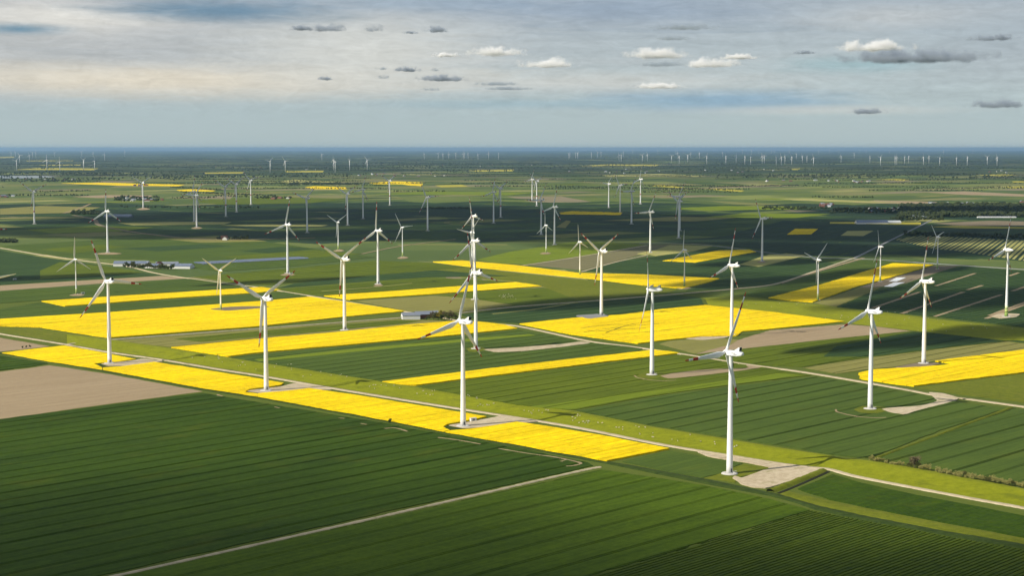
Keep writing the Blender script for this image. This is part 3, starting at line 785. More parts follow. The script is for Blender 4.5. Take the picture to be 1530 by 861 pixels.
pad([(1040, 675.5), (1088, 683.5), (1165, 695), (1213, 701.5), (1228, 705), (1190, 718), (1146, 731), (1125, 729.5), (1108, 725), (1094, 716), (1098, 712.5), (1108, 716), (1122, 711), (1152, 700.5), (1120, 693), (1060, 684)])
pad([(668, 637), (700, 632), (738, 625), (752, 621.5), (806, 631), (780, 633.5), (735, 638), (694, 642)])
pad([(366, 585.5), (420, 579), (440, 573.5), (470, 577.5), (500, 583), (455, 584), (420, 587.5), (392, 589)])
pad([(150, 544.5), (190, 541), (212, 537), (246, 541), (220, 543.5), (185, 548), (160, 548)])
pad([(1316, 612), (1376, 607.5), (1402, 600.5), (1386, 587), (1410, 589), (1434, 596), (1420, 602), (1382, 611.5), (1352, 621), (1330, 617.5)])
pad([(985, 563), (1010, 558), (1060, 553), (1120, 551), (1114, 546), (1140, 550), (1100, 556), (1050, 562), (1000, 567)], mat='soil')
pad([(720, 523), (770, 520.5), (840, 515), (868, 511), (884, 513.5), (840, 519.5), (780, 526), (740, 527.5)], mat='gravel')
pad([(1020, 506), (1055, 501.5), (1095, 501), (1085, 505.5), (1050, 509)], z=0.5)
pad([(858, 473), (895, 470.5), (912, 474), (880, 478)], z=1.25, mat='asphalt')
pad([(520, 494), (545, 491), (575, 490), (560, 494), (530, 497)], z=.6, mat='soil')
pad([(1335, 550), (1378, 542), (1408, 544), (1385, 549), (1350, 552.5)], z=.6, mat='soil_brown')
pad([(1480, 474), (1495, 469), (1525, 470), (1518, 475), (1495, 477)], z=.75)
pad([(950, 380), (972, 375), (988, 377), (970, 382)], z=.75, mat='pale')
pad([(1275, 613), (1290, 607.5), (1318, 609), (1330, 614), (1310, 619), (1285, 618)], z=.55, mat='verge', name='grass_ring')
pad([(952, 562), (965, 557), (990, 558), (1000, 563), (980, 567), (958, 566)], z=.55, mat='verge', name='grass_ring')
pad([(696, 522), (708, 518.5), (722, 520), (728, 524), (712, 527), (700, 526)], z=.55, mat='verge', name='grass_ring')
pad([(660, 640), (690, 633), (704, 636), (712, 640), (700, 645), (678, 645)], z=.5, mat='ditch', name='grass_ring')
pad([(364, 587), (390, 581), (410, 583), (420, 587), (402, 591), (380, 590)], z=.5, mat='ditch', name='grass_ring')
pad([(140, 546), (162, 541), (178, 543), (186, 547), (168, 550.5), (152, 550)], z=.5, mat='ditch', name='grass_ring')
pad([(312, 463.5), (340, 460), (380, 459), (405, 459.5), (380, 463), (340, 466)], z=1.3, mat='soil_brown')
for x, y, w in ((430, 411, 22), (565, 427, 14), (161, 379.5, 40), (866, 412, 26), (1022, 431, 20), (115, 441.5, 22), (1138, 392, 14), (815, 379, 16), (506, 375, 16), (602, 385.5, 16), (898, 475, 20), (294, 341, 16), (214, 312.5, 20)):
    w *= .55
    pad([(x - w, y + .6), (x - w * .3, y - 1.3), (x + w * .4, y - 1.6), (x + w, y), (x + w * .5, y + 1.4), (x - w * .4, y + 1.5)], z=.7, mat='soil')

# small bank with a ditch beside the big pad, and the ditch row between the grey-green fields
def bank(name, a, c, width, hgt, mat, n=40):
    A = resample([gp(*a), gp(*c)], n); d = (A[-1] - A[0]).normalized(); s = Vector((-d.y, d.x, 0))
    o0 = A[0].copy(); bm = bmesh.new(); prev = None
    for p in A:
        row = []
        for t, k in ((-.5, 0), (-.3, .7), (0, 1), (.3, .75), (.5, 0)):
            v = p - o0 + s * (t * width * random.uniform(.9, 1.1))
            row.append(bm.verts.new((v.x, v.y, hgt * k * random.uniform(.8, 1.25) + .05)))
        if prev:
            for j in range(4): bm.faces.new((prev[j], row[j], row[j + 1], prev[j + 1]))
        prev = row
    bm.normal_update()
    for f in bm.faces:
        if f.normal.z < 0: f.normal_flip()
    o = obj(name, bm, M[mat], smooth=True); o.location = o0
    return tag(o, kind='structure')


bank('ditch_bank', (1151, 735.5), (1231, 704), 6.5, 1.6, 'verge')
strip('ditch', [(1163, 738), (1200, 722.5), (1238, 705.5)], 1.8, 0.3, M['mud'])
bank('ditch_bank', (1306, 687), (1512, 610), 3.4, 1.2, 'verge')
strip('ditch', [(1311, 687.5), (1410, 647), (1516, 610.5)], 1.6, 0.3, M['ditch'])

# ---------------------------------------------------------------- wind turbines
HUB, RAD = 80.0, 43.5


def blade_sections(n0, n1, rad, n=16):
    """closed sections of a blade from n0 to n1 (fraction of its length)"""
    out = []
    steps = max(3, int((n1 - n0) * 26))
    for i in range(steps + 1):
        t = n0 + (n1 - n0) * i / steps
        r = 0.9 + t * (rad - 0.9)
        if t < 0.2:
            s = t / 0.2; s = s * s * (3 - 2 * s)
            chord = 1.9 + (4.1 - 1.9) * s; thick = 1.9 + (0.85 - 1.9) * s
        else:
            s = (t - 0.2) / 0.8
            chord = 4.1 * (1 - s) ** 0.9 * (1 - 0.1 * s) + 0.75 * s; thick = 0.85 * (1 - s) + 0.09
        if t > 0.985: chord *= 0.55
        tw = math.radians(16) * (1 - t) ** 2
        bend = -1.6 * t * t
        ring = []
        for k in range(n):
            a = 2 * math.pi * k / n
            x = math.cos(a); y = math.sin(a)
            x = x * 0.5 * chord + (0.16 * chord if t > .05 else 0.0)
            yy = y * 0.5 * thick * (1 - 0.35 * math.cos(a) * min(1, t / .2))
            ring.append((x * math.cos(tw) - yy * math.sin(tw), x * math.sin(tw) + yy * math.cos(tw) + bend, r))
        out.append(ring)
    return out


def mesh_from(fn, mats, smooth=True, name='mesh'):
    bm = bmesh.new(); fn(bm)
    bmesh.ops.recalc_face_normals(bm, faces=bm.faces)
    me = bpy.data.meshes.new(name); bm.to_mesh(me); bm.free()
    for m in (mats if isinstance(mats, (list, tuple)) else [mats]): me.materials.append(m)
    if smooth:
        for p in me.polygons: p.use_smooth = len(p.vertices) <= 4
    return me


def rev_y(bm, prof, n=20, z=0.0):
    """surface of revolution about the Y axis; prof = [(y, r)]"""
    loft(bm, [[(r * math.cos(2 * math.pi * i / n), y, z + r * math.sin(2 * math.pi * i / n)) for i in range(n)] for y, r in prof])


def nac_box(bm):
    # sections of the housing along y (front -2.6, rear 8.6), rounded rectangle
    rings = []
    for y, w, zt, zb in ((-2.9, 1.35, 1.3, -1.35), (-2.2, 1.75, 1.7, -1.7), (0.0, 1.9, 1.85, -1.8), (5.5, 1.9, 1.75, -1.7), (7.6, 1.75, 1.45, -1.35), (8.8, 1.45, 1.05, -1.0), (9.3, 1.0, .7, -.65)):
        r = 0.55; ring = []
        for cx, cz, a0 in ((w - r, zt - r, 0), (-w + r, zt - r, 90), (-w + r, zb + r, 180), (w - r, zb + r, 270)):
            for k in range(4):
                a = math.radians(a0 + 30 * k); ring.append((cx + r * math.cos(a), y, cz + r * math.sin(a)))
        rings.append(ring)
    loft(bm, rings)


def nac_cooler(bm):
    # swept hood on the rear of the roof
    pr = [(2.4, 1.6), (6.6, 4.3), (7.5, 4.45), (7.0, 1.4)]
    a = [bm.verts.new((-1.45, y, z)) for y, z in pr]; c = [bm.verts.new((1.45, y, z)) for y, z in pr]
    bm.faces.new(a); bm.faces.new(c[::-1])
    for i in range(4): bm.faces.new((a[i], c[i], c[(i + 1) % 4], a[(i + 1) % 4]))


def nac_grille(bm):
    a = [bm.verts.new(p) for p in ((-1.25, 7.32, 2.0), (1.25, 7.32, 2.0), (1.25, 7.62, 4.25), (-1.25, 7.62, 4.25))]
    c = [bm.verts.new((v.co.x, v.co.y - .12, v.co.z)) for v in a]
    bm.faces.new(a); bm.faces.new(c[::-1])
    for i in range(4): bm.faces.new((a[i], c[i], c[(i + 1) % 4], a[(i + 1) % 4]))


def nac_letters(bm):
    # two short dark rows of lettering on each flank, too small to read
    for s in (-1, 1):
        for row, (y0, n) in enumerate(((1.6, 6), (3.2, 5))):
            for k in range(n):
                y = y0 + k * 0.5
                box(bm, *sorted((s * 1.885, s * 1.935)), y, y + .34, .12 - row * .75, .58 - row * .75)


MESH = {}
MESH['tower'] = mesh_from(lambda bm: loft(bm, [circ(r, z, 24) for z, r in ((0.3, 2.15), (6, 2.09), (14, 2.0), (22, 1.91), (30, 1.81), (38, 1.71), (46, 1.61), (54, 1.51), (62, 1.41), (70, 1.31), (77.6, 1.22), (78.4, 1.4))]), M['white'], name='tower')
MESH['tower_seg'] = mesh_from(lambda bm: loft(bm, [circ(r, z, 24) for z, r in ((0.3, 2.3), (1.0, 2.2), (6, 1.95), (14, 1.7), (40, 1.25), (77.6, 0.95), (78.4, 1.2))]), M['white'], name='tower')
for i, (z0, z1, r0, r1) in enumerate(((0.35, 5.5, 2.33, 2.04), (5.5, 9.5, 2.04, 1.90), (9.5, 13.5, 1.90, 1.76))):
    MESH['ring%d' % i] = mesh_from(lambda bm: loft(bm, [circ(r0, z0, 24), circ(r1, z1, 24)]), M['green%d' % (i + 1)], name='base_ring')
MESH['band'] = mesh_from(lambda bm: loft(bm, [circ(1.86, 30, 24), circ(1.83, 33.2, 24)]), M['red'], name='tower_band')
MESH['door'] = mesh_from(lambda bm: box(bm, 2.0, 2.2, -.5, .5, 1.6, 4.0), M['letter'], False, 'door')
MESH['foundation'] = mesh_from(lambda bm: loft(bm, [circ(5.6, 0, 28), circ(5.2, .85, 28), circ(3.0, 1.0, 28)]), M['concrete'], name='foundation')


def stairs(bm):
    for k in range(6): box(bm, 2.3 + k * .42, 2.3 + (k + 1) * .42, -.6, .6, .75, 1.9 - k * .18)
    for s in (-.62, .62): box(bm, 2.3, 4.9, s - .04, s + .04, 2.3, 2.4)


MESH['stairs'] = mesh_from(stairs, M['metal'], False, 'stairs')
MESH['nacelle'] = mesh_from(nac_box, M['white'], name='nacelle')
MESH['cooler'] = mesh_from(nac_cooler, M['white'], False, 'cooler_hood')
MESH['grille'] = mesh_from(nac_grille, M['darkgrey'], False, 'cooler_grille')
MESH['letters'] = mesh_from(nac_letters, M['letter'], False, 'lettering')
MESH['hub'] = mesh_from(lambda bm: rev_y(bm, [(-6.0, .15), (-5.8, .8), (-5.2, 1.35), (-4.4, 1.6), (-3.1, 1.6), (-2.9, 1.3)]), M['white'], name='hub')
MESH['egg'] = mesh_from(lambda bm: rev_y(bm, [(-2.6, 1.9), (-2.0, 2.35), (-.5, 2.65), (1.5, 2.5), (3.5, 2.0), (5.2, 1.35), (6.4, .7), (6.8, .1)]), M['white'], name='nacelle')
MESH['egg_hub'] = mesh_from(lambda bm: rev_y(bm, [(-6.4, .15), (-6.1, .8), (-5.2, 1.5), (-4.2, 1.85), (-2.7, 1.95), (-2.5, 1.6)]), M['white'], name='hub')


def blade_white(bm):
    loft(bm, blade_sections(0, .69, RAD)); loft(bm, blade_sections(.81, .915, RAD))


MESH['blade'] = mesh_from(blade_white, M['white'], name='blade')
MESH['blade_plain'] = mesh_from(lambda bm: loft(bm, blade_sections(0, 1, RAD)), M['white'], name='blade')
MESH['blade_band'] = mesh_from(lambda bm: loft(bm, blade_sections(.69, .81, RAD)), M['red'], name='red_band')
MESH['blade_tip'] = mesh_from(lambda bm: loft(bm, blade_sections(.915, 1, RAD)), M['red'], name='red_tip')

YAW = 138.7


def turbine(bx, by, hy, phi, label, kind='A', yaw=YAW, red=True, band=False, k=None, rad=None, group='wind turbines of the near wind farm'):
    """bx,by: foot in the photo; hy: hub height line in the photo (gives the hub height above ground)"""
    p = gp(bx, by)
    d = ray(bx, hy); t = p.y / d.y; hub = H + d.z * t
    sc = hub / HUB
    a = R(yaw); ax, ay = math.cos(a), math.sin(a)
    rz = math.atan2(ax, -ay)          # local -Y points along the rotor axis
    root = empty('wind_turbine', (p.x, p.y, 0), rz, sc)
    tag(root, label, 'wind turbine', group)
    small = kind != 'A'
    inst('foundation', MESH['foundation'], root)
    inst('tower', MESH['tower_seg' if small else 'tower'], root)
    dr = inst('door', MESH['door'], root); dr.rotation_euler.z = -rz - 1.1
    st = inst('stairs', MESH['stairs'], root); st.rotation_euler.z = -rz - 0.35
    if small:
        for i in range(3): inst('base_ring', MESH['ring%d' % i], root)
    if band: inst('tower_band', MESH['band'], root)
    tilt = Matrix.Rotation(R(-5.0), 4, 'X')
    hm = Matrix.Translation((0, 0, HUB)) @ tilt
    nac = inst('nacelle', MESH['egg' if small else 'nacelle'], root); nac.matrix_local = Matrix.Translation((0, 0, HUB))
    if not small:
        inst('cooler_hood', MESH['cooler'], nac); inst('cooler_grille', MESH['grille'], nac); tag(inst('lettering', MESH['letters'], nac), kind='stuff')
    hb = inst('hub', MESH['egg_hub' if small else 'hub'], root); hb.matrix_local = hm
    rs = 1.0 if rad is None else rad / RAD
    for i in range(3):
        bl = inst('blade', MESH['blade' if red else 'blade_plain'], root)
        bl.matrix_local = hm @ Matrix.Translation((0, -4.0, 0)) @ Matrix.Rotation(-R(phi + 120 * i), 4, 'Y') @ Matrix.Scale(rs, 4)
        if red:
            inst('red_band', MESH['blade_band'], bl); inst('red_tip', MESH['blade_tip'], bl)
    return root


TT = [
    (1090, 709, 528, 28, 'nearest wind turbine, red-tipped, standing beside the wide gravel pad at the dike road', {}),
    (692, 638, 481, 16, 'red-tipped wind turbine on grey pad cutting into the near yellow rapeseed strip, central foreground', {}),
    (398, 585, 447, 60, 'red-tipped wind turbine with one blade straight down at the rapeseed strip left of centre', {}),
    (164, 544, 421, -22, 'red-tipped wind turbine with one blade pointing right, left end of the near rapeseed strip', {}),
    (1300, 612, 466, 14, 'red-tipped wind turbine on round grass patch in grey-green wheat, right foreground', {}),
    (974, 561, 433, -30, 'red-tipped wind turbine seen nearly side-on in mid-green wheat below the large rapeseed field', dict(yaw=166)),
    (1380, 544, 421, 11, 'red-tipped wind turbine at the back edge of the right-hand yellow rapeseed field', dict(yaw=141)),
    (1093, 502, 397, 14, 'red-tipped wind turbine behind the nearest one, at the large rapeseed field edge', dict(yaw=145)),
    (711, 522, 408, -14, 'red-tipped wind turbine with long gravel lane, rising just behind the central foreground turbine', {}),
    (709.5, 448, 360, -6, 'red-tipped wind turbine lined up in the central cluster, with wide low side blades', {}),
    (705.5, 414, 348, 42, 'small plain white wind turbine overlapped by the central cluster of towers', dict(kind='B', red=False, rad=36)),
    (707.5, 389, 323, -14, 'farthest red-tipped wind turbine of the lined-up central cluster', dict(rad=36)),
    (515, 494, 388, 59, 'red-tipped wind turbine with two raised blades left of the white barn', {}),
    (565, 425, 345, 0, 'red-tipped wind turbine with one blade straight up, behind the narrow yellow rapeseed band', {}),
    (430, 409, 336, 11, 'red-tipped wind turbine on a pale pad at the right end of the solar strip', {}),
    (330, 464, 405, 63, 'plain white wind turbine standing in the large left rapeseed field', dict(kind='B', red=False, rad=50)),
    (114, 440, 388, 0, 'plain white wind turbine with upright blade by the bare tan strip, far left', dict(kind='B', red=False, rad=52)),
    (161, 378, 316, 0, 'red-tipped wind turbine with upright blade beyond the left solar-roofed farm', {}),
    (51.5, 335, 287, 65, 'wind turbine with red tower band near the left edge of the plain', dict(band=True)),
    (214, 311, 273.5, 60, 'distant wind turbine below the long yellow strip at left', dict(red=False)),
    (290, 331.5, 286.5, 10, 'rear one of two overlapping distant wind turbines beside the pale strip', {}),
    (294, 340, 292, 35, 'front one of two overlapping distant wind turbines beside the pale strip', {}),
    (337.5, 324, 279.5, 60, 'left one of three banded wind turbines in a row, left of centre', dict(band=True)),
    (353.5, 317, 275.5, 60, 'middle one of three banded wind turbines in a row, left of centre', dict(band=True)),
    (375, 306, 269.5, 75, 'right and farthest one of three banded wind turbines in a row, left of centre', dict(band=True)),
    (459, 348, 296.5, 50, 'distant wind turbine with two raised blades on the dark plain beyond the solar strip', {}),
    (519.5, 337, 290, 60, 'distant wind turbine with two raised blades left of the yellow far strips', {}),
    (542.5, 327, 283.5, 20, 'distant wind turbine with one tall raised blade against the far pale fields', {}),
    (505.5, 373.5, 332.5, 60, 'small plain white wind turbine in the shaded field left of centre', dict(kind='B', red=False, rad=46)),
    (601.5, 384, 340, -33, 'small plain white wind turbine with sideways blade on the shaded field edge', dict(kind='B', red=False, rad=46)),
    (582.5, 307, 270.5, 60, 'distant banded wind turbine at the tip of the far yellow strips', dict(band=True)),
    (639, 345, 295, -32, 'distant red-tipped wind turbine with blade pointing right on the dark plain', {}),
    (737.5, 334, 287.5, 15, 'front one of two close distant wind turbines right of the central cluster', {}),
    (748, 325, 282, 60, 'banded rear one of two close distant wind turbines right of the central cluster', dict(band=True)),
    (795, 300, 268.5, 20, 'left one of the small far pair of wind turbines at centre right', {}),
    (802, 308, 271, 70, 'right banded one of the small far pair of wind turbines at centre right', dict(band=True)),
    (808.5, 351, 299, 30, 'distant red-tipped wind turbine left of the dark-striped yellow plot', {}),
    (828.5, 366, 309.5, 15, 'distant red-tipped wind turbine in front of the dark-striped yellow plot', {}),
    (816, 378, 337, -5, 'small plain white wind turbine in the light green field, centre right', dict(kind='B', red=False, rad=42)),
    (866.5, 411, 362, -8, 'small plain white wind turbine with green foot in the curved yellow field', dict(kind='B', red=False, rad=44)),
    (898.5, 472, 376, 63, 'red-tipped wind turbine with two raised blades above the large central rapeseed field', {}),
    (909.5, 310.5, 275, 40, 'leftmost of four far wind turbines grouped right of centre', {}),
    (926.5, 318, 277, 85, 'far wind turbine with sideways blade, second of four grouped right of centre', {}),
    (943.5, 335, 286, 30, 'nearest of four far wind turbines grouped right of centre', {}),
    (957, 305, 268, 10, 'banded far wind turbine, rightmost of four grouped right of centre', dict(band=True)),
    (971.5, 378, 317, 28, 'red-tipped wind turbine with yellowish foot on pale bare patch behind the side-on one', {}),
    (1014, 356, 301, 62, 'front one of two overlapping red-tipped wind turbines on the dark plain at right', {}),
    (1015.5, 345, 294, 35, 'rear one of two overlapping red-tipped wind turbines on the dark plain at right', {}),
    (1022.5, 429, 374, 0, 'small plain white wind turbine at the right end of the curved yellow field', dict(kind='B', red=False, rad=44)),
    (1138.5, 391, 327, -30, 'red-tipped wind turbine by the pale pasture corner at right', {}),
    (1222, 449, 389, 50, 'small plain white wind turbine with two raised blades on the slanting rapeseed field', dict(kind='B', red=False, rad=50)),
    (1315, 421, 369, -25, 'small plain white wind turbine behind the white film beds', dict(kind='B', red=False, yaw=150, rad=44)),
    (1400.5, 402, 354.5, -45, 'small plain white wind turbine in front of the light striped field', dict(kind='B', red=False, rad=44)),
    (1503.5, 474, 374, 15, 'large red-tipped wind turbine with egg-shaped nacelle and green foot at the right edge', dict(kind='C', rad=41)),
    (-7, 488, 418, 82, 'wind turbine outside the left edge, only its white blade reaching in', dict(kind='B', red=False, rad=46)),
    (-22, 421, 343.5, 92, 'wind turbine outside the left edge, only its red blade tip reaching in', {}),
]
for bx, by, hy, phi, lab, kw in TT:
    turbine(bx, by, hy, phi, lab, **kw)

# the turbines of the wind parks on the horizon: simple but whole
def far_mesh(phi):
    def f(bm):
        loft(bm, [circ(r, z, 8) for z, r in ((0, 2.6), (80, 1.6))])
        box(bm, -1.9, 1.9, -2.5, 7, 78.5, 82)
        rev_y(bm, [(-6, .3), (-4.5, 1.6), (-2.5, 1.6)], 8, 80.0)
        for i in range(3):
            m4 = Matrix.Translation((0, -4, 80)) @ Matrix.Rotation(-R(phi + 120 * i), 4, 'Y')
            secs = [[m4 @ Vector(q) for q in ring] for ring in blade_sections(0, 1, 42, 6)[::4]]
            loft(bm, [[tuple(q) for q in s] for s in secs])
    return mesh_from(f, M['white'], name='far_turbine')


FAR = [far_mesh(a) for a in (0, 22, 45, 63, 85, 105)]
Z1 = lambda l, o: [(o + x / 3.913, 200 + y / 3.913) for x, y in l]
far_list = Z1([(65, 135), (90, 135), (115, 170), (97, 215), (172, 165), (190, 142), (210, 140), (320, 135), (275, 215), (350, 218), (478, 135), (490, 215), (545, 138), (553, 215), (612, 155), (730, 132)], 0)
far_list += Z1([(93, 228), (181, 222), (395, 155), (463, 215), (473, 228), (557, 215), (660, 212), (993, 150), (1075, 150), (1103, 150), (1137, 150), (1178, 148), (1222, 150), (1229, 146), (1250, 150), (1308, 152), (1370, 148), (1428, 150)], 380)
far_list += Z1([(352, 148), (358, 144), (392, 145), (404, 145), (484, 143), (520, 140), (540, 138), (645, 162), (658, 165), (672, 135), (782, 165), (811, 158), (725, 118), (872, 118), (953, 168), (988, 140), (997, 175), (1020, 115), (975, 120),
                (1047, 168), (1065, 140), (1116, 145), (1158, 178), (1251, 135), (1270, 178), (1330, 170), (1367, 118), (1381, 178), (1415, 180), (1419, 120), (1462, 115), (1482, 175), (1494, 172)], 760)
far_list += Z1([(8, 170), (50, 115), (65, 118), (77, 185), (107, 182), (128, 178), (168, 178), (153, 118), (195, 148), (230, 172), (257, 172), (295, 188), (325, 118), (388, 115), (456, 172), (443, 118), (533, 142), (563, 114), (625, 172), (602, 115),
                (687, 185), (740, 115), (772, 182), (782, 180), (828, 175), (851, 172), (938, 185), (970, 172), (1033, 186), (1055, 118), (1131, 185), (1194, 185), (1226, 115), (1311, 183), (1368, 186)], 1140)
rf = random.Random(3)
for i, (x, y) in enumerate(far_list):
    p = gp(x, y)
    o = inst('wind_turbine', FAR[rf.randrange(6)])
    o.location = p
    o.rotation_euler.z = math.atan2(math.cos(R(YAW)), -math.sin(R(YAW))) + rf.uniform(-.6, .6)
    s = min(1.75, max(0.9, (y - 215.5) / 2.65 * p.y / F / 80)) * rf.uniform(.95, 1.08); o.scale = (s, s, s)
    tag(o, 'tiny white wind turbine standing in the wind parks along the hazy horizon', 'wind turbine', 'tiny wind turbines along the horizon')

# ---------------------------------------------------------------- trees, shrubs, woods
def leaf_cluster(bm, c, r, n, size, rnd, flat=1.0):
    for _ in range(n):
        d = Vector((rnd.gauss(0, 1), rnd.gauss(0, 1), rnd.gauss(0, 1))).normalized() * r * rnd.random() ** 0.45
        d.z *= flat
        p = c + d
        u = Vector((rnd.gauss(0, 1), rnd.gauss(0, 1), rnd.gauss(0, .6))).normalized()
        v = u.cross(Vector((rnd.gauss(0, 1), rnd.gauss(0, 1), rnd.gauss(0, 1)))).normalized()
        s = size * rnd.uniform(.6, 1.3)
        q = [bm.verts.new(p + u * s * a + v * s * b2) for a, b2 in ((-.5, -.35), (.5, -.45), (.6, .3), (-.1, .6))]
        bm.faces.new(q)


def tree_meshes(seed, h, w, leaf, dens=1.0):
    rnd = random.Random(seed)
    bt, bc = bmesh.new(), bmesh.new()
    tr = h * .028
    loft(bt, [circ(tr * 1.5, 0, 8), circ(tr, h * .1, 8), circ(tr * .75, h * .35, 8, rnd.uniform(-.2, .2), rnd.uniform(-.2, .2)), circ(tr * .3, h * .75, 8, rnd.uniform(-.4, .4), rnd.uniform(-.4, .4))])
    for i in range(11):
        a = rnd.uniform(0, 6.28); z0 = h * rnd.uniform(.16, .6); L = w * rnd.uniform(.45, 1.0)
        e = Vector((math.cos(a) * L * .75, math.sin(a) * L * .75, min(h * .93, z0 + L * rnd.uniform(.35, .9))))
        s = Vector((0, 0, z0)); d = (e - s).normalized(); u = d.orthogonal().normalized(); v = d.cross(u)
        loft(bt, [[s + (u * math.cos(k * 1.257) + v * math.sin(k * 1.257)) * tr * .5 for k in range(5)], [e + (u * math.cos(k * 1.257) + v * math.sin(k * 1.257)) * tr * .12 for k in range(5)]])
        leaf_cluster(bc, e, w * rnd.uniform(.3, .48), int(55 * dens), h * .075, rnd, .8)
    for i in range(6):
        a = rnd.uniform(0, 6.28); q = rnd.uniform(0, .55) * w
        leaf_cluster(bc, Vector((math.cos(a) * q, math.sin(a) * q, h * rnd.uniform(.5, .93))), w * rnd.uniform(.25, .42), int(45 * dens), h * .075, rnd, .85)
    bmesh.ops.recalc_face_normals(bt, faces=bt.faces)
    mt = bpy.data.meshes.new('trunk'); bt.to_mesh(mt); bt.free(); mt.materials.append(M['bark'])
    mc = bpy.data.meshes.new('crown'); bc.to_mesh(mc); bc.free(); mc.materials.append(M[leaf])
    return mt, mc


TREES = {'olive': tree_meshes(1, 9, 4.2, 'leaf'), 'gold': tree_meshes(2, 9, 3.8, 'leaf_gold'), 'brown': tree_meshes(3, 9, 3.8, 'leaf_brown', .6), 'green': tree_meshes(4, 9, 4.4, 'leaf_green')}


def tree(p, kind, sc, label, group=None, name='tree', cat='tree'):
    t = empty(name, p, random.uniform(0, 6.28), sc)
    tag(t, label, cat, group)
    inst('trunk', TREES[kind][0], t); inst('crown', TREES[kind][1], t)
    return t


# grove by the white barn
for i, (x, y, k, s) in enumerate(((641, 478, 'olive', .62), (648, 478.5, 'olive', .8), (655, 478, 'gold', 1.0), (652, 476, 'olive', .9), (660, 478.5, 'green', .8), (664, 476.5, 'brown', 1.1),
                                  (668, 477.5, 'olive', 1.0), (672, 476.5, 'brown', 1.15), (676, 477, 'brown', 1.0), (680, 477.5, 'olive', .8), (646, 475.5, 'brown', .95), (658, 475, 'gold', 1.0), (670, 479, 'green', .6), (638, 479, 'green', .45))):
    lab = {'olive': 'olive-green tree in the small grove right of the white barn', 'gold': 'golden-yellow tree in the small grove right of the white barn',
           'brown': 'brownish half-bare tree in the small grove right of the white barn', 'green': 'dark green low tree in the small grove right of the white barn'}[k]
    tree(gp(x, y), k, s, lab, 'grove beside the white barn')
# trees along the front of the left farm
for i in range(22):
    x = 186 + i * 3.4 + random.uniform(-1, 1)
    y = 400.2 + i * .18 + random.uniform(-.6, .3)
    k = random.choice(('olive', 'green', 'green'))
    tree(gp(x, y), k, random.uniform(.7, 1.3), 'small tree in the row before the solar-roofed farm at left', 'tree row of the left farm')
# single bush on the edge of the near rape strip
tree(gp(582, 632.5), 'green', .38, 'lone dark bush with a post at the edge of the near rapeseed strip', None, 'bush', 'bush')
for x, y in ((34, 521), (39, 520.3), (45, 519.6)):
    tree(gp(x, y), 'green', .3, 'small dark bush beside the bare patch at the left road', 'bushes at the left road', 'bush', 'bush')
# hedge of pale shrubs along the dike on the right
SHR = [tree_meshes(30 + i, 3.4, 2.3, l, .8) for i, l in enumerate(('leaf_pale', 'leaf_pale', 'leaf', 'leaf_brown'))]
rh = random.Random(5)
for i in range(62):
    t = i / 61
    x = 1302 + t * 262; y = 689.5 + t * 46 + rh.uniform(-1.5, 1.5)
    if 1352 < x < 1357 or 1392 < x < 1398: continue
    j = rh.choice((0, 0, 1, 1, 2))
    s = rh.uniform(.7, 1.25)
    lab = 'pale green shrub in the hedge along the right end of the dike'
    if abs(x - 1367) < 2.5: j, s, lab = 3, 2.4, 'tall brownish shrub standing out of the hedge on the dike'
    e = empty('shrub', gp(x, y), rh.uniform(0, 6.28), s)
    tag(e, lab, 'shrub', 'shrubs of the dike hedge')
    inst('stems', SHR[j][0], e); inst('foliage', SHR[j][1], e)


# far woods and hedgerows: masses nobody could count
def ico_template(sub=1):
    bm = bmesh.new(); bmesh.ops.create_icosphere(bm, subdivisions=sub, radius=1.0)
    v = [x.co.copy() for x in bm.verts]; bm.verts.index_update()
    f = [tuple(q.index for q in x.verts) for x in bm.faces]; bm.free()
    return v, f


IV, IF = ico_template(1)


def wood(name, spots, label, lo=5, hi=11, blobs=3, rnd=None):
    rnd = rnd or random
    V, Fc = [], []
    o0 = spots[0].copy(); o0.z = 0
    for p in spots:
        h = rnd.uniform(lo, hi)
        for k in range(blobs):
            w = h * rnd.uniform(.3, .5)
            c = Vector((p.x - o0.x + rnd.uniform(-.4, .4) * h, p.y - o0.y + rnd.uniform(-.4, .4) * h, h * rnd.uniform(.3, .72)))
            base = len(V)
            for v in IV:
                s = rnd.uniform(.75, 1.25)
                V.append((c.x + v.x * w * s, c.y + v.y * w * s, max(0, c.z + v.z * w * .85 * s)))
            Fc += [tuple(base + q for q in t) for t in IF]
    me = bpy.data.meshes.new(name); me.from_pydata(V, [], Fc); me.materials.append(M['wood'])
    o = inst(name, me); o.location = o0
    return tag(o, label, 'woodland', None, 'stuff')


rw = random.Random(11)


def px_area(n, x0, x1, yfun):
    out = []
    for _ in range(n):
        x = rw.uniform(x0, x1); out.append(gp(x, yfun(x)))
    return out


wood('woodland', px_area(1700, 1345, 1600, lambda x: rw.uniform(307, 325) + (1420 - min(1420, x)) * .02), 'dark village wood at the right edge of the plain', 9, 17, rnd=rw)
wood('woodland', px_area(110, 1240, 1345, lambda x: 316 + rw.uniform(-3, 3)), 'thin wood with houses left of the village wood', 6, 12, rnd=rw)
wood('woodland', px_area(90, 1330, 1410, lambda x: 328 + rw.uniform(-5, 2)), 'dark trees around the farmyard at the end of the straight road', 6, 12, rnd=rw)
wood('woodland', px_area(120, 1352, 1530, lambda x: 351 + rw.uniform(-2, 2) + (x - 1352) * .025), 'hedge of trees above the light striped field', 5, 10, rnd=rw)
wood('woodland', px_area(80, 1140, 1240, lambda x: 312 + rw.uniform(-1.5, 1.5)), 'thin dark tree line left of the village', 5, 9, rnd=rw)
wood('woodland', px_area(80, 107, 150, lambda x: 319 + rw.uniform(-2.5, 2.0)), 'dark clump of trees by the bend of the old dike road', 6, 11, rnd=rw)
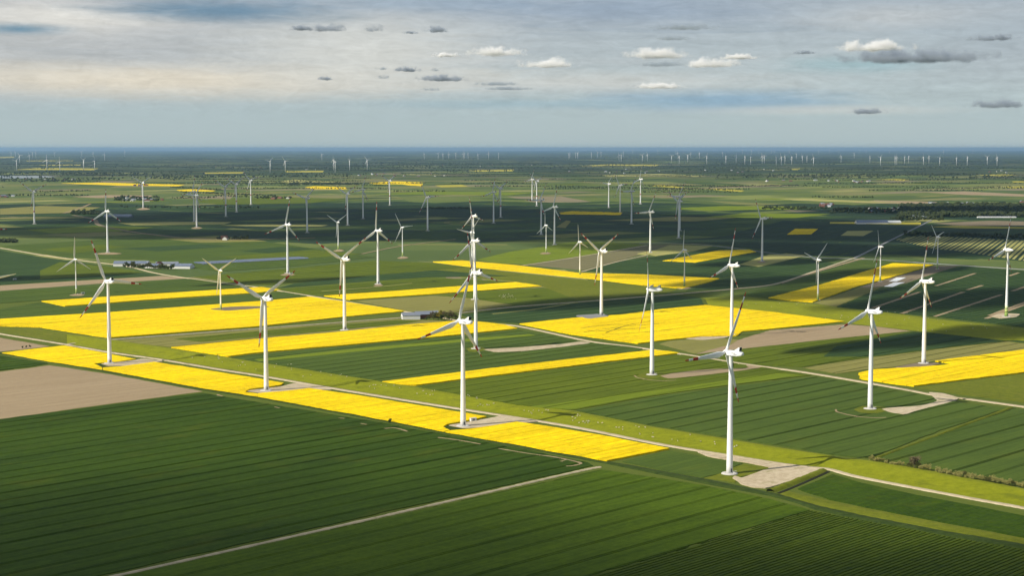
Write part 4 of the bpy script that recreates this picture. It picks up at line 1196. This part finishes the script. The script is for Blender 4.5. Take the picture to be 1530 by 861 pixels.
wood('woodland', px_area(90, 170, 240, lambda x: 298 + rw.uniform(-3.5, 3)), 'trees around the hamlet left of the far turbines', 6, 11, rnd=rw)
wood('woodland', px_area(60, 180, 390, lambda x: 310.5 + rw.uniform(-1, 1)), 'thin tree row on the dark left plain', 4, 8, rnd=rw)
wood('woodland', px_area(120, 430, 525, lambda x: 275.5 + rw.uniform(-1.5, 1.5)), 'wood between the far yellow strips left of centre', 7, 13, rnd=rw)
wood('woodland', px_area(60, 0, 25, lambda x: 361 + rw.uniform(-2, 2)), 'dark trees at the left edge before the farm road', 4, 8, rnd=rw)
wood('woodland', px_area(50, 380, 440, lambda x: 296 + rw.uniform(-1.5, 1)), 'dark hedge left of the distant two-bladed silhouette', 5, 9, rnd=rw)
wood('woodland', px_area(70, 630, 700, lambda x: 312 + rw.uniform(-.8, .8)), 'low hedge across the shaded plain at centre', 4, 8, rnd=rw)
wood('woodland', px_area(30, 318, 372, lambda x: 357.5 + rw.uniform(-1.5, 1)), 'trees of the small farm on the shaded left plain', 5, 9, rnd=rw)
wood('woodland', px_area(140, 0, 120, lambda x: 270 + rw.uniform(-2, 2)), 'tree belt below the lake at the left', 6, 12, rnd=rw)
# hedgerows of the whole far plain
sp = []
for _ in range(330):
    d = 6300 * (34000 / 6300) ** (rw.random() ** .6)
    x = rw.uniform(-.36, .36) * d
    a = ANG + rw.choice((0, math.pi / 2)) + rw.uniform(-.3, .3)
    if rw.random() < .75: a = rw.uniform(-.18, .18)
    L = rw.uniform(80, 600) * (1 + d / 14000)
    n = int(L / 6)
    for k in range(n):
        t = (k / n - .5) * L + rw.uniform(-4, 4)
        q = Vector((x + math.cos(a) * t + rw.uniform(-3, 3), d + math.sin(a) * t + rw.uniform(-3, 3), 0))
        if q.length < 120000: sp.append(q)
wood('hedgerows', sp, 'countless far hedgerows and copses on the plain', 5, 10, 1, rw)
# closed woods towards the horizon
sp = []
for _ in range(260):
    d = 10500 * (90000 / 10500) ** rw.random()
    x = rw.uniform(-.36, .36) * d; g_ = 1 + d / 22000; w = rw.uniform(120, 620) * g_; l = rw.uniform(60, 260) * g_
    for k in range(int(w * l / 1400 / g_ / g_)):
        q = Vector((x + rw.gauss(0, .5) * w, d + rw.gauss(0, .5) * l, 0))
        if q.length < 120000: sp.append(q)
wood('far_woods', sp, 'dark blue-green woods below the horizon', 11, 20, 1, rw)

# ---------------------------------------------------------------- buildings
def gable_house(p, rz, L, Wd, hw, hr, wall, roof, label, group=None, name='house', cat='house', door=True, over=.4):
    t = empty(name, p, rz); tag(t, label, cat, group)
    bm = bmesh.new()
    x, y = L / 2, Wd / 2
    pr = [(-y, 0), (y, 0), (y, hw), (0, hw + hr), (-y, hw)]
    a = [bm.verts.new((-x, q, z)) for q, z in pr]; c = [bm.verts.new((x, q, z)) for q, z in pr]
    bm.faces.new(a[::-1]); bm.faces.new(c)
    for i in (0, 1, 4): bm.faces.new((a[i], a[(i + 1) % 5], c[(i + 1) % 5], c[i]))
    obj('wall', bm, M[wall], t)
    bm = bmesh.new()
    s = hr / y
    for sg in (-1, 1):
        yo, zo = sg * (y + over), hw - over * s
        vs = [(-x - over, 0, hw + hr + .05), (x + over, 0, hw + hr + .05), (x + over, yo, zo + .05), (-x - over, yo, zo + .05)]
        up = [bm.verts.new((q[0], q[1], q[2] + .25)) for q in vs]; dn = [bm.verts.new(q) for q in vs]
        bm.faces.new(up); bm.faces.new(dn[::-1])
        for i in range(4): bm.faces.new((up[i], dn[i], dn[(i + 1) % 4], up[(i + 1) % 4]))
    bmesh.ops.recalc_face_normals(bm, faces=bm.faces)
    obj('roof', bm, M[roof], t)
    if door:
        bm = bmesh.new(); box(bm, -x - .06, -x + .06, -1.8, 1.8, 0, min(3.4, hw)); obj('door', bm, M['darkgrey'], t)
    return t


gable_house(gp(613.5, 477.0), R(12) , 22, 15, 5.2, 3.0, 'wall_white', 'roof_grey', 'white barn with grey roof beside the grove and rapeseed fields', None, 'barn', 'barn')
gable_house(gp(637, 474.5), R(22), 30, 16, 4.6, 3.4, 'wall_brick', 'roof_grey', 'long grey-roofed barn half hidden behind the grove', None, 'barn', 'barn')
g = 'buildings of the left solar-roofed farm'
gable_house(gp(197, 397.5), R(2), 62, 22, 5, 4, 'wall_white', 'solar', 'longest solar-roofed barn at the left end of the left farm', g, 'barn', 'barn')
gable_house(gp(272, 401), R(-8), 38, 24, 4.5, 4, 'wall_white', 'solar', 'broad solar-roofed barn at the right end of the left farm', g, 'barn', 'barn')
gable_house(gp(229, 400.5), R(-15), 26, 15, 4, 4, 'wall_white', 'solar', 'smaller solar-roofed shed in the middle of the left farm', g, 'barn', 'barn')
gable_house(gp(238, 398.5), R(80), 14, 10, 4.5, 4.5, 'wall_brick', 'roof_red', 'red brick farmhouse in the middle of the left farm', g, 'house', 'house')
gable_house(gp(250, 397), R(5), 40, 14, 4, 3, 'wall_white', 'roof_grey', 'grey-roofed shed behind the red brick farmhouse', g, 'barn', 'barn')
gable_house(gp(216, 397.5), R(-30), 20, 12, 4, 4, 'wall_white', 'roof_grey', 'white-walled shed beside the longest solar barn', g, 'barn', 'barn')
gable_house(gp(1302, 334.8), R(0), 88, 30, 5, 6, 'wall_white', 'solar', 'long blue-roofed hall beside the straight road at right', None, 'barn', 'barn')
gable_house(gp(1332, 334.5), R(8), 50, 20, 5, 4, 'wall_white', 'plastic', 'pale greenhouse right of the long blue-roofed hall', None, 'greenhouse', 'greenhouse', False)
gable_house(gp(1489, 325.5), R(0), 118, 12, 2.6, 1.2, 'wall_white', 'plastic', 'very long white-roofed greenhouse at the right edge of the village wood', None, 'greenhouse', 'greenhouse', False)
gable_house(gp(177, 324.5), R(-4), 85, 34, 3, 6, 'roof_grey', 'solar', 'dark blue-roofed hall behind the bend of the old dike road', None, 'barn', 'barn')
rb = random.Random(9)
sites = [(1235, 308, 10, 12, 2), (1420, 305.5, 32, 9, 1.2), (1340, 316, 40, 10, 3), (1375, 326, 12, 5, 3), (215, 299, 30, 10, 2.5), (12, 294.5, 10, 5, 1), (338, 358, 6, 3, 1), (1255, 271, 30, 7, 1.5), (1300, 272, 20, 4, 1),
         (545, 261, 30, 7, 1.5), (620, 262, 50, 7, 2), (470, 253, 20, 5, 1), (880, 256, 60, 6, 3), (350, 248, 40, 5, 4), (1100, 256, 80, 7, 3), (790, 247, 6, 3, 1), (1180, 271, 40, 5, 1.5), (700, 248, 60, 6, 2), (60, 269, 50, 6, 1.5), (1530, 303, 10, 3, 1.5),
         (420, 297.5, 14, 3, 1), (210, 278, 18, 4, .8), (1500, 257, 40, 4, 2), (960, 258, 40, 4, 2)]
for x, y, dx, n, dy in sites:
    for _ in range(n):
        w, r = rb.choice((('wall_white', 'roof_red'), ('wall_white', 'roof_grey'), ('wall_brick', 'roof_red'), ('wall_brick', 'roof_grey'), ('wall_white', 'roof_grey'), ('wall_brick', 'roof_grey')))
        k = rb.uniform(.6, 1.15)
        gable_house(gp(x + rb.uniform(-dx, dx), y + rb.uniform(-dy, dy)), rb.uniform(0, 3.14), 20 * k, 12 * k, 4.2, 4.0, w, r,
                    'small far %s house of a hamlet on the plain' % {'wall_white': 'pale-walled', 'wall_brick': 'red brick'}[w] + (' with red roof' if r == 'roof_red' else ' with blue-grey roof'), 'far hamlet houses', 'house', 'house', False)

# the ground-mounted solar rows right of the left farm
t = empty('solar_array', gp(380, 392)); tag(t, 'long low strip of solar panels on the grass right of the left farm', 'solar array')
A = resample([gp(302, 395.6), gp(380, 391.6), gp(462, 387.2)], 34)
for row in range(3):
    for i in range(33):
        a, c = A[i], A[i + 1]
        d = (c - a).normalized(); s = Vector((-d.y, d.x, 0))
        key = 'panel%d' % (i % 3)
        if key not in MESH:
            def f(bm, L=(c - a).length):
                v = box(bm, 0, L * .96, 0, 7.0, 1.0, 1.12)
                for q in v:
                    if q.co.y > 1: q.co.z += 2.2
            MESH[key] = mesh_from(f, M['solar'], False, 'panel')
        o = inst('panel', MESH[key], t)
        o.location = a + s * row * 13 - t.location; o.rotation_euler.z = math.atan2(d.y, d.x)

# white kiosks beside some towers
for x, y, lab in ((124, 439.5, 'small white transformer kiosk beside the white turbine by the tan strip'), (22, 418.5, 'small white transformer box at the left edge in dark crop'), (707, 630, 'small white transformer box on the central foreground pad')):
    t = empty('transformer_kiosk', gp(x, y), .5); tag(t, lab, 'kiosk')
    bm = bmesh.new(); box(bm, -2.4, 2.4, -1.3, 1.3, .2, 2.5); obj('body', bm, M['wall_white'], t)
    bm = bmesh.new(); box(bm, -2.6, 2.6, -1.5, 1.5, 2.5, 2.75); obj('roof', bm, M['concrete'], t)
    bm = bmesh.new(); box(bm, -.8, .8, -1.36, -1.3, .3, 2.2); obj('door', bm, M['roof_grey'], t)

# ---------------------------------------------------------------- sheep on the dikes
def sheep_mesh():
    pts = [((0, 0, .72), .30), ((.38, 0, .74), .33), ((-.4, 0, .74), .34), ((.62, 0, .82), .17), ((.80, 0, .72), .12), ((.98, 0, .60), .08), ((-.62, 0, .62), .10)]
    ed = [(0, 1), (0, 2), (1, 3), (3, 4), (4, 5), (2, 6)]
    for sx, root in ((.38, 1), (-.4, 2)):
        for sy in (-.16, .16):
            k = len(pts)
            pts += [((sx, sy, .45), .10), ((sx + .02, sy, .22), .055), ((sx, sy, 0.02), .05)]
            ed += [(root, k), (k, k + 1), (k + 1, k + 2)]
    me = bpy.data.meshes.new('sheep_cage'); me.from_pydata([p for p, r in pts], ed, [])
    o = bpy.data.objects.new('sheep_cage', me); C.objects.link(o)
    sk = o.modifiers.new('skin', 'SKIN')
    for i, (p, r) in enumerate(pts):
        me.skin_vertices[0].data[i].radius = (r, r)
    me.skin_vertices[0].data[0].use_root = True
    sb = o.modifiers.new('sub', 'SUBSURF'); sb.levels = 1; sb.render_levels = 1
    dg = bpy.context.evaluated_depsgraph_get()
    m2 = bpy.data.meshes.new_from_object(o.evaluated_get(dg)); m2.name = 'sheep'
    bpy.data.objects.remove(o); m2.materials.clear(); m2.materials.append(M['wool'])
    for p in m2.polygons: p.use_smooth = True
    return m2


SHEEP = sheep_mesh()
from mathutils.bvhtree import BVHTree
DIKES = [(BVHTree.FromPolygons([v.co for v in o.data.vertices], [tuple(p.vertices) for p in o.data.polygons]), o.location.copy()) for o in C.objects if o.name.startswith('grass_dike')]
rs = random.Random(4)


def on_dike(x, y):
    for bv, o0 in DIKES:
        loc = bv.ray_cast(Vector((0, 0, H)) - o0, ray(x, y).normalized())[0]
        if loc is not None: return loc + o0
    return gp(x, y, .2)


spots = []
for cx, cy, n, sx, sy in ((575, 579, 8, 14, 3), (632, 588, 7, 12, 4), (700, 594, 5, 8, 3), (728, 607, 7, 8, 3), (800, 617, 9, 10, 4), (868, 627, 12, 7, 6), (885, 634, 6, 8, 4), (942, 640, 7, 12, 3), (1000, 651, 6, 25, 4), (1082, 668, 5, 10, 3),
                          (480, 560, 7, 25, 4), (400, 549, 8, 20, 4), (345, 545, 5, 12, 3), (290, 535, 5, 25, 3), (1040, 661, 4, 20, 3), (1160, 455, 10, 30, 5), (1290, 472, 12, 45, 5), (1420, 490, 12, 50, 6), (1340, 480, 8, 40, 5)):
    for _ in range(n): spots.append((cx + rs.uniform(-1, 1) * sx * 1.9, cy + rs.uniform(-1, 1) * sy * 1.1))
for x, y in spots:
    p = on_dike(x, y)
    o = inst('sheep', SHEEP); o.location = (p.x, p.y, p.z - .02); o.rotation_euler.z = rs.uniform(0, 6.28)
    s = rs.uniform(.8, 1.0); o.scale = (s, s, s)
    tag(o, 'white sheep grazing on the grassy dike', 'sheep', 'sheep on the dikes')
for _ in range(18):
    x, y = 757 + rs.gauss(0, 9), 444 + rs.gauss(0, 2.5)
    o = inst('sheep', SHEEP); o.location = gp(x, y, .3); o.rotation_euler.z = rs.uniform(0, 6.28)
    tag(o, 'white sheep grazing on the meadow beyond the barn', 'sheep', 'sheep on the meadow beyond the barn')

# ---------------------------------------------------------------- clouds
def cloud_mesh(seed, L, Dp, Hh, lobes):
    """bulging closed body with a flat base; its density frays towards the outside"""
    rnd = random.Random(seed)
    bm = bmesh.new(); bmesh.ops.create_icosphere(bm, subdivisions=3, radius=1.0)
    for v in bm.verts:
        c = v.co.copy()
        k = 1 + .10 * mnoise.fractal(c * 1.7 + Vector((seed * 3.1, 0, 0)), 1.0, 2.0, 3)
        z = c.z if c.z > 0 else c.z * 0.45
        v.co = Vector((c.x * L * .5 * k, c.y * Dp * .5 * k, z * Hh * k))
    me = bpy.data.meshes.new('cloud'); bm.to_mesh(me); bm.free()
    for p in me.polygons: p.use_smooth = True
    return me


def cloud_vol(name, col, dens, fray, seed, L, Dp, Hh, lo=.0, hi=.35):
    m = bpy.data.materials.new(name); m.use_nodes = True
    t = m.node_tree; t.nodes.clear(); b = NB(t)
    co = N(t, 'ShaderNodeTexCoord').outputs['Object']
    x, y, z = b.sep(b.vm('MULTIPLY', co, (2 / L, 2 / Dp, 1 / Hh)))
    z = b.m('MAXIMUM', z, b.m('MULTIPLY', z, -3.0))
    r = b.m('SQRT', b.m('ADD', b.m('ADD', b.m('MULTIPLY', x, x), b.m('MULTIPLY', y, y)), b.m('MULTIPLY', z, z)))
    off = b.vm('ADD', b.vm('MULTIPLY', co, (1 / Hh, 1 / Hh, 1.25 / Hh)), (seed * 7.3, seed * 1.7, 0))
    n = b.noise(off, 0.75, 6.0, 0.66)
    f = b.m('ADD', b.m('SUBTRACT', 0.98, r), b.m('MULTIPLY', b.m('SUBTRACT', n, .58), fray))
    d = b.m('MULTIPLY', b.smooth(f, lo, hi), dens)
    pv = N(t, 'ShaderNodeVolumePrincipled')
    pv.inputs['Color'].default_value = (*col, 1); pv.inputs['Anisotropy'].default_value = 0.0
    b._in(pv.inputs['Density'], d)
    out = N(t, 'ShaderNodeOutputMaterial'); t.links.new(pv.outputs[0], out.inputs['Volume'])
    m.cycles.volume_step_rate = 0.4
    return m


CV = {'white': ((1.0, 1.0, 1.0), 3.4, 2.8, 0.0, .85), 'grey': ((0.46, 0.52, 0.60), 2.2, 2.9, 0.0, .75), 'thin': ((0.50, 0.57, 0.64), 0.9, 3.0, 0.0, .8)}  # grey kinds: shade from higher cloud is put into the volume colour
CL = [(818, 97, 80, 15, 'white', 'bright white flat-based cumulus, right of the sky centre'), (742, 80, 74, 14, 'white', 'pale cumulus with a white crown left of the brightest one'), (668, 83, 36, 8, 'white', 'small pale cumulus left of the white-crowned one'),
      (983, 83, 82, 16, 'white', 'white-topped cumulus, upper of the two right of centre'), (1062, 97, 76, 15, 'white', 'white cumulus with grey tail, lower of the two right of centre'), (1105, 86, 52, 8, 'white', 'thin white cap over the grey-tailed cumulus'),
      (985, 97, 70, 8, 'thin', 'faint grey cloud under the white-topped cumulus'), (985, 130, 64, 9, 'white', 'low pale cumulus below the white ones right of centre'), (1305, 72, 96, 18, 'white', 'grey cumulus with pale crown in the long right cloud'),
      (1370, 88, 200, 20, 'grey', 'long dark grey cloud bank at the upper right'), (1483, 58, 64, 10, 'grey', 'dark wisp at the right end of the upper bank'), (1203, 79, 28, 6, 'grey', 'small grey cloud left of the upper right bank'),
      (492, 44, 44, 13, 'grey', 'dark grey cloudlet right half of the upper left pair'), (452, 43, 36, 8, 'grey', 'flat dark cloudlet left half of the upper left pair'), (558, 45, 30, 13, 'grey', 'compact dark cloudlet, second in the upper row'),
      (614, 49, 20, 6, 'grey', 'tiny dark cloudlet, third in the upper row'), (649, 46, 34, 10, 'grey', 'oval dark cloudlet, rightmost of the upper row'), (488, 118, 24, 7, 'grey', 'small dark cloudlet before the cream sky band'),
      (609, 105, 40, 8, 'grey', 'flat grey cloudlet above centre'), (572, 103, 20, 5, 'thin', 'faint cloudlet left of the flat grey one'), (573, 116, 20, 6, 'thin', 'ragged faint cloudlet below its neighbour'), (651, 105, 18, 5, 'thin', 'tiny faint cloudlet right of the flat grey one'),
      (662, 119, 66, 10, 'grey', 'long flat grey cloud at mid sky'), (742, 126, 60, 6, 'thin', 'thin pale streak cloud right of the long flat one'), (645, 134, 28, 5, 'thin', 'thin grey streak under the long flat cloud'), (760, 133, 64, 5, 'thin', 'lowest thin grey streak at mid sky'),
      (1022, 42, 90, 8, 'thin', 'faint grey streak high above the white-topped cumulus'), (1005, 58, 56, 7, 'thin', 'faint grey streak just above the white-topped cumulus'), (1298, 168, 46, 9, 'grey', 'low blue-grey cloudlet near the right horizon'),
      (1490, 158, 76, 15, 'grey', 'low blue-grey cumulus at the right edge'), (1430, 104, 22, 20, 'thin', 'small dark smudge of cloud under the upper right bank')]
for i, (x, y, w, h, k, lab) in enumerate(CL):
    d = ray(x, y)
    alt = 1500.0
    tt = (alt - H) / d.z if d.z > 0 else 1
    p = Vector((0, 0, H)) + d * tt
    dist = tt
    Lm, Hm = w / F * dist, h / F * dist
    Lm *= 1.5; Hm *= 0.98
    o = inst('cloud', cloud_mesh(50 + i, Lm, Lm * .6, Hm, 4))
    col, dn, fr, lo, hi = CV[k]
    o.data.materials.append(cloud_vol('cloud_' + k, col, dn / Hm, fr, i + 1, Lm, Lm * .6, Hm, lo, hi))
    o.location = p; o.rotation_euler.z = -math.atan2(d.x, d.y)
    sca = 1.0
    tag(o, lab, 'cloud', 'small clouds of the sky')


# cloud deck overhead that throws the broad shadows on the plain (unseen clouds above the frame)
def deck_mat(top=1.0):
    m = bpy.data.materials.new('cloud_deck'); m.use_nodes = True
    t = m.node_tree; t.nodes.clear(); b = NB(t)
    tc = N(t, 'ShaderNodeTexCoord')
    co = tc.outputs['Object']
    gx, gy, gz = b.sep(tc.outputs['Generated'])
    u = b.m('MULTIPLY', b.m('SUBTRACT', gx, .5), 2.0); v = b.m('MULTIPLY', b.m('SUBTRACT', gy, .5), 2.0)
    r = b.m('SQRT', b.m('ADD', b.m('MULTIPLY', u, u), b.m('MULTIPLY', v, v)))
    n = b.noise(b.vm('MULTIPLY', co, (0.0016, 0.0042, 0)), 1.0, 5.0, 0.6)
    f = b.m('ADD', b.m('SUBTRACT', 1.0, r), b.m('MULTIPLY', b.m('SUBTRACT', n, .5), 1.5))
    a = b.m('MULTIPLY', b.smooth(f, .02, .60), top)
    tr = N(t, 'ShaderNodeBsdfTransparent'); d1 = N(t, 'ShaderNodeBsdfDiffuse'); d1.inputs[0].default_value = (.85, .87, .9, 1)
    d2 = N(t, 'ShaderNodeBsdfTranslucent'); d2.inputs[0].default_value = (.85, .88, .93, 1)
    df = N(t, 'ShaderNodeMixShader'); df.inputs[0].default_value = 0.5; t.links.new(d1.outputs[0], df.inputs[1]); t.links.new(d2.outputs[0], df.inputs[2])
    mx = N(t, 'ShaderNodeMixShader'); b._in(mx.inputs[0], a); t.links.new(tr.outputs[0], mx.inputs[1]); t.links.new(df.outputs[0], mx.inputs[2])
    out = N(t, 'ShaderNodeOutputMaterial'); t.links.new(mx.outputs[0], out.inputs[0])
    return m


DECK, DECK_THIN = deck_mat(), deck_mat(.42)


def deck(px, py, rx, ry, ang=0.0, alt=1000.0, seed=0, thin=False):
    """a flat cloud whose shadow falls round the ground point seen at (px, py)"""
    g0 = gp(px, py)
    p = g0 + SUN_TO * (alt / SUN_TO.z)
    bm = bmesh.new(); bmesh.ops.create_icosphere(bm, subdivisions=4, radius=1.0)
    for v in bm.verts:
        n = mnoise.fractal(v.co * 1.7 + Vector((seed * 5.3, 1, 2)), 1.0, 2.0, 3)
        v.co = Vector((v.co.x * rx * (1 + .1 * n), v.co.y * ry * (1 + .1 * n), v.co.z * 70 * (1 + .3 * n)))
    o = obj('cloud_deck', bm, DECK_THIN if thin else DECK, smooth=True)
    o.location = p; o.rotation_euler.z = ang
    return tag(o, kind='structure')


for i, a in enumerate(((620, 322, 1100, 950), (1000, 335, 800, 620), (330, 328, 700, 520), (1330, 352, 560, 420), (820, 352, 700, 300), (60, 345, 420, 260), (1480, 345, 500, 350), (1490, 317, 700, 330), (1205, 440, 190, 75), (1335, 405, 220, 80), (1150, 392, 200, 80), 
                       (900, 449, 270, 75), (1130, 420, 180, 90), (1440, 445, 330, 120), (1480, 497, 220, 60), (1330, 512, 150, 40), (480, 350, 650, 330), (760, 354, 600, 280), (1080, 368, 450, 220), (1300, 375, 420, 240), (230, 350, 420, 250), (430, 420, 150, 30), (60, 415, 150, 60))):
    deck(*a, ang=ANG if a[3] < 130 else 0.0, seed=i)
for i, a in enumerate(((-100, 830, 480, 230), (150, 890, 500, 170), (700, 930, 600, 150), (1330, 900, 480, 110), (1250, 428, 210, 110), (1030, 412, 150, 70), (1050, 384, 120, 90))):  # foreground ones are added only to darken the lower corners like a vignette
    deck(*a, ang=ANG * .3, seed=40 + i, thin=True)

# ---------------------------------------------------------------- haze
bm = bmesh.new(); box(bm, -153000, 153000, -153000, 153000, -1.0, 258.0)
m = bpy.data.materials.new('haze_air'); m.use_nodes = True
t = m.node_tree; t.nodes.clear()
pv = t.nodes.new('ShaderNodeVolumePrincipled')
pv.inputs['Color'].default_value = (0.40, 0.64, 0.95, 1)
pv.inputs['Density'].default_value = 1.55e-5
pv.inputs['Anisotropy'].default_value = 0.38
out = t.nodes.new('ShaderNodeOutputMaterial'); t.links.new(pv.outputs[0], out.inputs['Volume'])
hz = obj('haze', bm, m)
tag(hz, 'thin blue haze over the far plain', 'haze', None, 'stuff')
